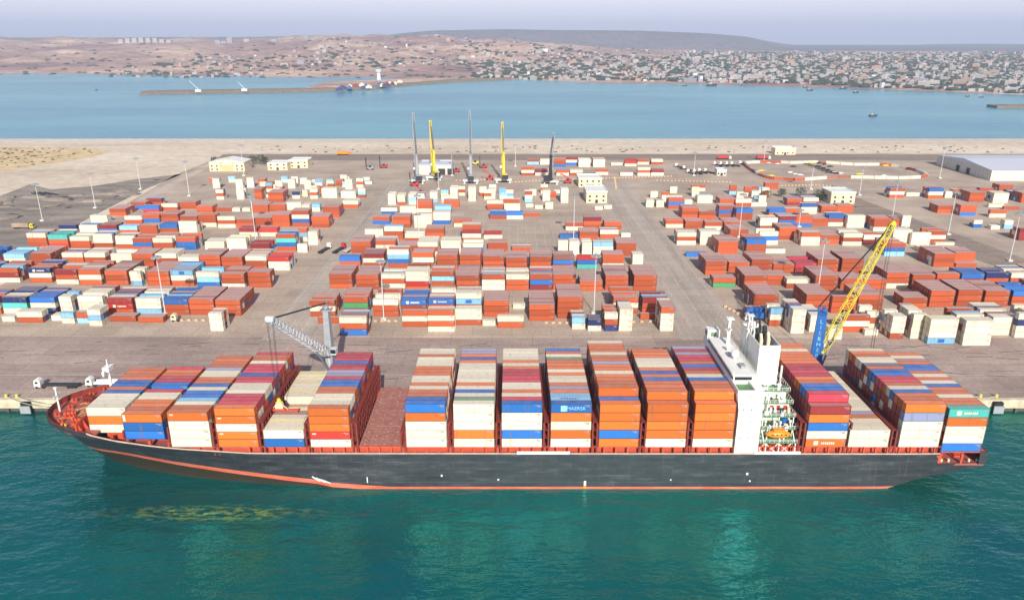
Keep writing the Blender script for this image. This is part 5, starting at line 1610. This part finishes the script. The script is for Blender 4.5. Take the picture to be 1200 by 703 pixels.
e, w = office(840, 851, 206, 5.5, 9, 'office_building', 'small white cabin in the truck park behind the right yard', mat='pale_wall', storeys=1)
e, w = office(491, 529, 205, 9, 30, 'white_shed', 'pale shed with two dark doorways behind the yellow crane', mat='pale_wall', storeys=0)
m_ = MB()
for k in (6, 15): MB().box(k - 3, -.1, .02, k + 4, .05, 6).build('doorway', M['dark'], e)
# long warehouse on the right
wx, wy = at(1160, 212, GZ)
e = empty('warehouse', (wx, wy, GZ)); tag(e, 'long low grey warehouse with ribbed bluish roof at the right edge', 'warehouse')
MB().box(0, 0, 0, 150, 95, 10).build('wall', M['pale_wall'], e)
r = MB()
r.mesh([(-.8, -.8, 10.02), (150.8, -.8, 10.02), (150.8, 95.8, 10.02), (-.8, 95.8, 10.02), (-.8, 47, 14), (150.8, 47, 14)], [(0, 1, 5, 4), (4, 5, 2, 3), (0, 4, 3), (1, 2, 5)])
for k in range(50): r.mesh([(k * 3, -.8, 10.03), (k * 3 + .25, -.8, 10.03), (k * 3 + .25, 47, 14.06), (k * 3, 47, 14.06)], [(0, 1, 2, 3)])
r.build('roof', M['shed_roof'], e)
r = MB()
for k in range(24): r.box(k * 6.2 + .3, -.12, 0, k * 6.2 + .7, 0, 9.9)
for k in range(15): r.box(-.12, 3 + k * 6.2, 0, 0, 3.4 + k * 6.2, 9.9)
r.build('pilasters', M['white'], e)
for yy in (34, 52): MB().box(-.15, yy, 0, .05, yy + 6, 6).build('doorway', M['dark'], e)

# ------------------------------------------------------------------ vehicles
def truck(x, y, rz, L, cabmat, bedmat, label, load=None, cab=True, bed=True, group=None, H_=1.35):
    e = empty('truck' if cab else 'trailer', (x, y, GZ + .03), rz)
    tag(e, label, 'truck' if cab else 'trailer', group)
    if bed:
        MB().box(-L, -1.2, 1.15, 0, 1.2, H_ + .15).box(-L + .3, -.5, .8, -.3, .5, 1.149).build('flatbed', M[bedmat], e)
        for ax in ((-L + 1.4, -L + 2.7, -L + 4.0) if L > 8 else (-L + 1.4,)):
            w_ = MB()
            for yy in (-1.15, .8): w_.bar((ax, yy, .52), (ax, yy + .35, .52), 1.04, n=10)
            w_.build('wheels', M['black'], e)
    if cab:
        c_ = MB(); c_.mesh([(.5, -1.25, .7), (3.0, -1.25, .7), (3.0, 1.25, .7), (.5, 1.25, .7), (.5, -1.25, 3.3), (2.7, -1.25, 3.3), (2.7, 1.25, 3.3), (.5, 1.25, 3.3)],
                          [(0, 3, 2, 1), (4, 5, 6, 7), (0, 1, 5, 4), (1, 2, 6, 5), (2, 3, 7, 6), (3, 0, 4, 7)])
        c_.box(.9, -1.1, 3.3, 2.3, 1.1, 3.75)
        cb_ = c_.build('cab', M[cabmat], e)
        g_ = MB(); g_.mesh([(2.93, -1.1, 1.9), (2.93, 1.1, 1.9), (2.78, 1.1, 3.1), (2.78, -1.1, 3.1)], [(0, 1, 2, 3)]); g_.box(1.2, -1.28, 2.0, 2.4, -1.252, 2.9); g_.box(1.2, 1.252, 2.0, 2.4, 1.28, 2.9)
        g_.build('windscreen', M['glass'], cb_)
        for ax in (-.4, 2.0):
            w_ = MB()
            for yy in (-1.25, .9): w_.bar((ax, yy, .52), (ax, yy + .35, .52), 1.04, n=10)
            w_.build('wheels', M['black'], e)
    if load:
        m_ = MB(); m_.box(-L + .2, -1.22, H_ + .18, -.2, 1.22, H_ + 2.78); m_.build('cargo_box', M[load], e)
    return e
tx, ty = at(48, 456.5, GZ)
truck(tx, ty + 2, math.pi, 14, 'white', 'dark', 'white truck with an empty dark flatbed parked on the quay by the bow')
tx, ty = at(98, 457.5, GZ)
e = truck(tx + 2.4, ty + 4, math.pi + .02, 19, 'white', 'white', 'white truck with long pale trailer partly hidden behind the bow containers')
MB().box(-18.8, -1.15, 1.52, -.3, -1.0, 2.3).box(-18.8, 1.0, 1.52, -.3, 1.15, 2.3).build('side_rail', M['white'], e)
for px, py, l, m1 in ((374, 298, 'left of the three trucks parked at a slant on the left road', 'white'), (391, 298, 'middle truck of the three on the left road, with a red cab', 'red'), (405, 297, 'right trailer of the three on the left road, pale bed', 'white')):
    x, y = at(px, py, GZ)
    truck(x + 3, y + 12, R(76), 12.5, m1, 'dark' if px < 400 else 'pale_wall', l, cab=px < 400)
x, y = at(208, 377, GZ); truck(x, y + 1, math.pi, 0.5, 'cream', 'dark', 'cream terminal tractor by the mast in front of the left yard', bed=False)
x, y = at(877, 373, GZ); truck(x, y - 3.0, math.pi, 12.2, 'white', 'dark', 'white truck carrying a blue container at the corner of the right yard', load='blue')
for px, py, l, rz, c1 in ((843, 187, 'left red lorry on the road behind the truck park', 0, 'red'), (889, 187, 'right red lorry on the road behind the oval', 0, 'red'), (398, 182, 'orange lorry on the shore road far behind the left yard', 0, 'lifeboat')):
    x, y = at(px, py, GZ); truck(x + 10, y, rz, 13, 'white' if px > 500 else 'lifeboat', 'dark', l, load=c1)
# row of white truck cabs parked behind the right yard
kk = 0
for px, py in [(793, 196), (802, 199), (807, 203), (814, 203), (820, 202), (827, 202), (838, 194), (845, 194), (852, 194), (858, 194), (868, 193)]:
    x, y = at(px, py, GZ)
    kk += 1
    l = f'{ORD[kk]} white truck from left parked in the lot behind the right yard'
    truck(x, y, R(115), 12, 'white', 'dark', l, group='white trucks in the lot behind the right yard')
# dark trailers in the oval, with a few cars
for k, (px, py) in enumerate([(942, 193), (947, 195), (952, 197), (957, 199), (962, 201), (967, 203)]):
    x, y = at(px, py, GZ)
    truck(x, y, R(150), 13, 'dark', 'dark', f'{ORD[k+1]} of the dark empty trailers parked slanting inside the oval, from left', cab=False, group='dark trailers parked in the oval')
def machine(px, py, mat, label, mastup=True):
    x, y = at(px, py, GZ)
    e = empty('reach_stacker', (x, y, GZ + .02)); tag(e, label, 'reach stacker')
    MB().box(-3.5, -1.8, .9, 3.5, 1.8, 2.4).box(1.6, -1.7, 2.4, 3.5, 1.7, 3.6).build('chassis', M[mat], e)
    MB().box(-1.2, -1.1, 2.41, 1.0, 1.1, 4.4).build('cab', M['glass'], e)
    w_ = MB()
    for ax in (-2.4, 2.4):
        for yy in (-2.0, 1.2): w_.bar((ax, yy, .85), (ax, yy + .8, .85), 1.7, n=10)
    w_.build('wheels', M['black'], e)
    bmm = MB()
    if mastup: bmm.box(-4.3, -1.3, .5, -3.7, -.9, 12.5); bmm.box(-4.3, .9, .5, -3.7, 1.3, 12.5); bmm.box(-4.5, -2.6, 10, -4.31, 2.6, 10.6)
    else: bmm.bar((2.5, 0, 3.7), (-6, 0, 9), 1.0); bmm.box(-6.6, -3, 7.8, -5.9, 3, 8.4)
    bmm.build('boom', M['dark'] if mastup else M[mat], e)
for a in [(450, 197, 'red', 'red forklift with raised black mast left of the back-row cranes'), (535, 202, 'red', 'red forklift between the white shed and the tallest crane'), (567, 197, 'red', 'red forklift right of the tallest back-row crane'),
          (434, 199, 'grey_steel', 'grey forklift with raised mast beyond the left road'), (557, 193, 'yellow', 'yellow forklift behind the tallest back-row crane'), (486, 218, 'red', 'red forklift at the foot of the leftmost grey crane'),
          (493, 229, 'red', 'red reach stacker with slanting boom before the small stacks'), (665, 215, 'red', 'red reach stacker near the cream offices', ), (574, 211, 'red', 'small red reach stacker left of the right yellow crane'),
          ]:
    machine(*a, mastup=a[0] not in (493, 665, 574))
def car(px, py, mat, label, group, rz=0, L=5.0):
    x, y = at(px, py, GZ)
    e = empty('car', (x, y, GZ + .03), rz); tag(e, label, 'car', group)
    b_ = MB(); s_ = L / 5
    prof = [(-2.5, .4), (2.4, .4), (2.5, .9), (1.4, 1.05), (.7, 1.6), (-1.3, 1.6), (-2.0, 1.1), (-2.5, 1.0)]
    v = [(a * s_, -.95, z) for a, z in prof] + [(a * s_, .95, z) for a, z in prof]
    n = len(prof)
    b_.mesh(v, [tuple(range(n)), tuple(range(2*n - 1, n - 1, -1))] + [(i, i + n, (i + 1) % n + n, (i + 1) % n) for i in range(n)])
    b_.build('body', M[mat], e)
    w_ = MB()
    for ax in (-1.6, 1.6): w_.bar((ax * s_, -.97, .35), (ax * s_, .97, .35), .68, n=8)
    w_.build('wheels', M['black'], e)
for k, (px, py, mt) in enumerate([(930, 196, 'dark'), (960, 192, 'dark'), (966, 193, 'dark'), (973, 196, 'dark'), (926, 203, 'white'), (932, 205, 'white'), (938, 206, 'white'), (985, 204, 'white'), (977, 203, 'white'), (1036, 207, 'white'), (911, 193, 'white_steel'), (901, 192, 'white_steel')]):
    car(px, py, mt, f'{ORD[k+1]} parked {"dark" if mt == "dark" else "white" if mt == "white" else "grey"} car listed from left to right in the oval' if False else f'{"dark" if mt == "dark" else "white" if mt == "white" else "grey"} car parked in or beside the oval of containers', f'{mt.replace("_", " ")} cars in the oval', R(20 * (k % 3)), 6)
for px, py, l in ((892, 201, 'yellow machine at the left end inside the oval'), (903, 207, 'yellow machine just above the rust coloured barrier of the oval'), (951, 192, 'yellow machine above the dark trailers in the oval'), (1038, 195, 'yellow machine near the right end of the oval'), (1007, 205, 'yellow machine on the lower side of the oval')):
    car(px, py, 'yellow', l, 'yellow machines in the oval', .3, 9)
# containers end to end that fence the oval
ov = [(872, 192), (880, 191.5), (890, 191), (902, 191), (915, 191.2), (925, 192), (940, 191.5), (958, 191), (968, 191.5), (985, 193), (1000, 194), (1015, 194), (1030, 194), (1045, 195), (1054, 196.5), (1063, 198.5), (1074, 201), (1082, 204), (1086, 207), (1078, 209), (1066, 209.5), (1052, 209.8), (1038, 209.6), (1024, 209.4), (1010, 209), (996, 209), (982, 209), (968, 209.5), (955, 210.5), (942, 211.5), (930, 212), (918, 211), (906, 210.5), (897, 208.5), (889, 205.5), (882, 201), (875, 196)]
orr = random.Random(3)
b = MB(); ag = []
for (p0, p1) in zip(ov, ov[1:] + ov[:1]):
    a, c = Vector(at(*p0)), Vector(at(*p1)); Lg = (c - a).length
    n = max(1, round(Lg / 12.8))
    for k in range(n):
        p = a.lerp(c, (k + .5) / n); an = math.atan2((c - a).y, (c - a).x)
        key = orr.choice('wwmwOsw') if not 890 < p0[0] < 935 or p0[1] < 200 else orr.choice('OOO')
        b.cur = keys.index(key); nf = len(b.f)
        b.cbox(p.x, p.y, GZ + .03, Lg / n - .5, 2.44, 2.6, an)
        ag += [orr.random()] * (len(b.f) - nf)
o = b.build('barrier_containers', [CM[k] for k in keys])
o.data.attributes.new('age', 'FLOAT', 'FACE').data.foreach_set('value', ag)
tag(o, 'containers laid end to end as an oval fence behind the right yard', 'containers', kind='stuff')
# concrete blocks lining roads
b = MB()
def blocks(p0, p1, step=3.2):
    a, c = Vector(at(*p0)), Vector(at(*p1)); n = int((c - a).length / step)
    for k in range(n):
        p = a.lerp(c, k / n); b.cbox(p.x, p.y, GZ + .02, 1.5, .7, .9, .0)
for p0, p1 in (((205, 376), (247, 376)), ((640, 379), (672, 379)), ((742, 378), (772, 377)), ((440, 377), (472, 377)), ((600, 214), (660, 211)), ((660, 211), (790, 207)), ((770, 212), (860, 214)), ((880, 219), (960, 217)), ((960, 217), (990, 222)), ((720, 208), (722, 222)), ((535, 212), (580, 211)), ((850, 360), (880, 376))):
    blocks(p0, p1)
tag(b.build('barrier_blocks', simple('block_paint', (.62, .42, .22), .8, .3, .4)), 'small buff concrete blocks lined up along the yard roads', 'blocks', kind='stuff')

# ------------------------------------------------------------------ trees and shrubs
def shrub(px, py, ht, wd, seed, label, cat='shrub', dense=1.0):
    x, y = at(px, py, GZ)
    e = empty('shrub' if cat == 'shrub' else 'palm_tree' if cat == 'palm' else 'tree', (x, y, GZ)); tag(e, label, cat)
    q = random.Random(seed)
    tr = MB(); tr.bar((0, 0, 0), (q.uniform(-.3, .3), 0, ht * .5), .5, .25, 6)
    for k in range(5): tr.bar((0, 0, ht * .3), (q.uniform(-wd, wd) * .35, q.uniform(-wd, wd) * .35, ht * .75), .22, .08)
    tr.build('trunk', M['bark'], e)
    lv = MB()
    for k in range(int(420 * dense)):
        a = q.uniform(0, 6.28); r_ = wd / 2 * q.random() ** .5; zz = ht * (.3 + .7 * q.random())
        r_ *= 1.15 - abs(zz / ht - .6)
        c = Vector((r_ * math.cos(a), r_ * math.sin(a), zz)); s_ = q.uniform(.25, .6)
        u = Vector((q.uniform(-1, 1), q.uniform(-1, 1), q.uniform(-1, 1))).normalized() * s_; v = u.orthogonal().normalized() * s_ * .6
        lv.mesh([tuple(c - u), tuple(c + v), tuple(c + u), tuple(c - v)], [(0, 1, 2, 3)])
    lv.build('crown', M['leaf'], e)
for k, (px, py, ht, wd, l) in enumerate([(897, 235, 8, 9, 'leftmost bare-looking shrub behind the right yard'), (916, 231, 7, 7, 'second shrub from left behind the right yard'), (938, 231, 8, 9, 'third shrub from left behind the right yard'),
        (960, 234, 8, 10, 'shrub just left of the cream office in the right yard'), (968, 236, 6, 8, 'low shrub against the cream office in the right yard'), (297, 193, 9, 9, 'green tree right of the gabled cream building'),
        (306, 193, 10, 10, 'bushy tree left of the low cream offices'), (311, 193, 8, 7, 'small tree touching the low cream offices'), (252, 193, 8, 8, 'tree at the left corner of the gabled cream building')]):
    shrub(px, py, ht, wd, 40 + k, l, 'shrub' if px > 500 else 'tree')
# dark shrubs on the dune and beach, one clump object
b = MB()
sg = random.Random(12)
for k in range(240):
    if k % 2: px, py = sg.uniform(-10, 110), sg.uniform(174, 198)
    else: px, py = sg.uniform(300, 1200), sg.uniform(170, 179)
    if k % 2 and py > 201 - px * .2: continue
    x, y = at(px, py, GZ)
    if y > SHY - 72: continue
    r_ = sg.uniform(.5, 1.6); b.blob(x, y, GZ + .3, r_ * 1.3, r_, r_ * .6, k, 7, 5, .5)
tag(b.build('beach_scrub', simple('dry_scrub', (.12, .10, .05), .9, .3, .5)), 'dry scrub dotted over the beach and the dune', 'scrub', kind='stuff')
# dark drain pipes on the sand
pp = None
for k in range(7):
    x, y = at(37 + k * 3, 227 - (k % 2), GZ)
    m_ = MB(); m_.bar((0, 0, .5), (10 + k * .6, -7, .5), .9, n=8)
    tag(m_.build('drain_pipe', M['dark'], loc=(x, y, GZ)), 'dark pipe in the slanting heap on the dirt bank', 'pipe', 'dark pipes heaped on the dirt bank')
# flatbeds on the track at left
x, y = at(22, 268, GZ)
truck(x + 8, y, 0, 12, 'yellow', 'tan', 'yellow truck with gravel-coloured bed on the track left of the yard', load='tan')

# ------------------------------------------------------------------ air
b = MB(); b.box(-9500, -260, -3.5, 9500, 12300, 330)
hz = b.build('haze', [])
hm = bpy.data.materials.new('haze_air'); hm.use_nodes = True
t = hm.node_tree; t.nodes.clear()
out = t.nodes.new('ShaderNodeOutputMaterial'); pv_ = t.nodes.new('ShaderNodeVolumePrincipled')
pv_.inputs['Color'].default_value = (.66, .78, 1, 1)
pv_.inputs['Density'].default_value = 0.00009
pv_.inputs['Anisotropy'].default_value = 0.0
t.links.new(pv_.outputs[0], out.inputs['Volume'])
hz.data.materials.append(hm)
tag(hz, 'thin pale haze over the harbour and bay', 'haze', kind='stuff')
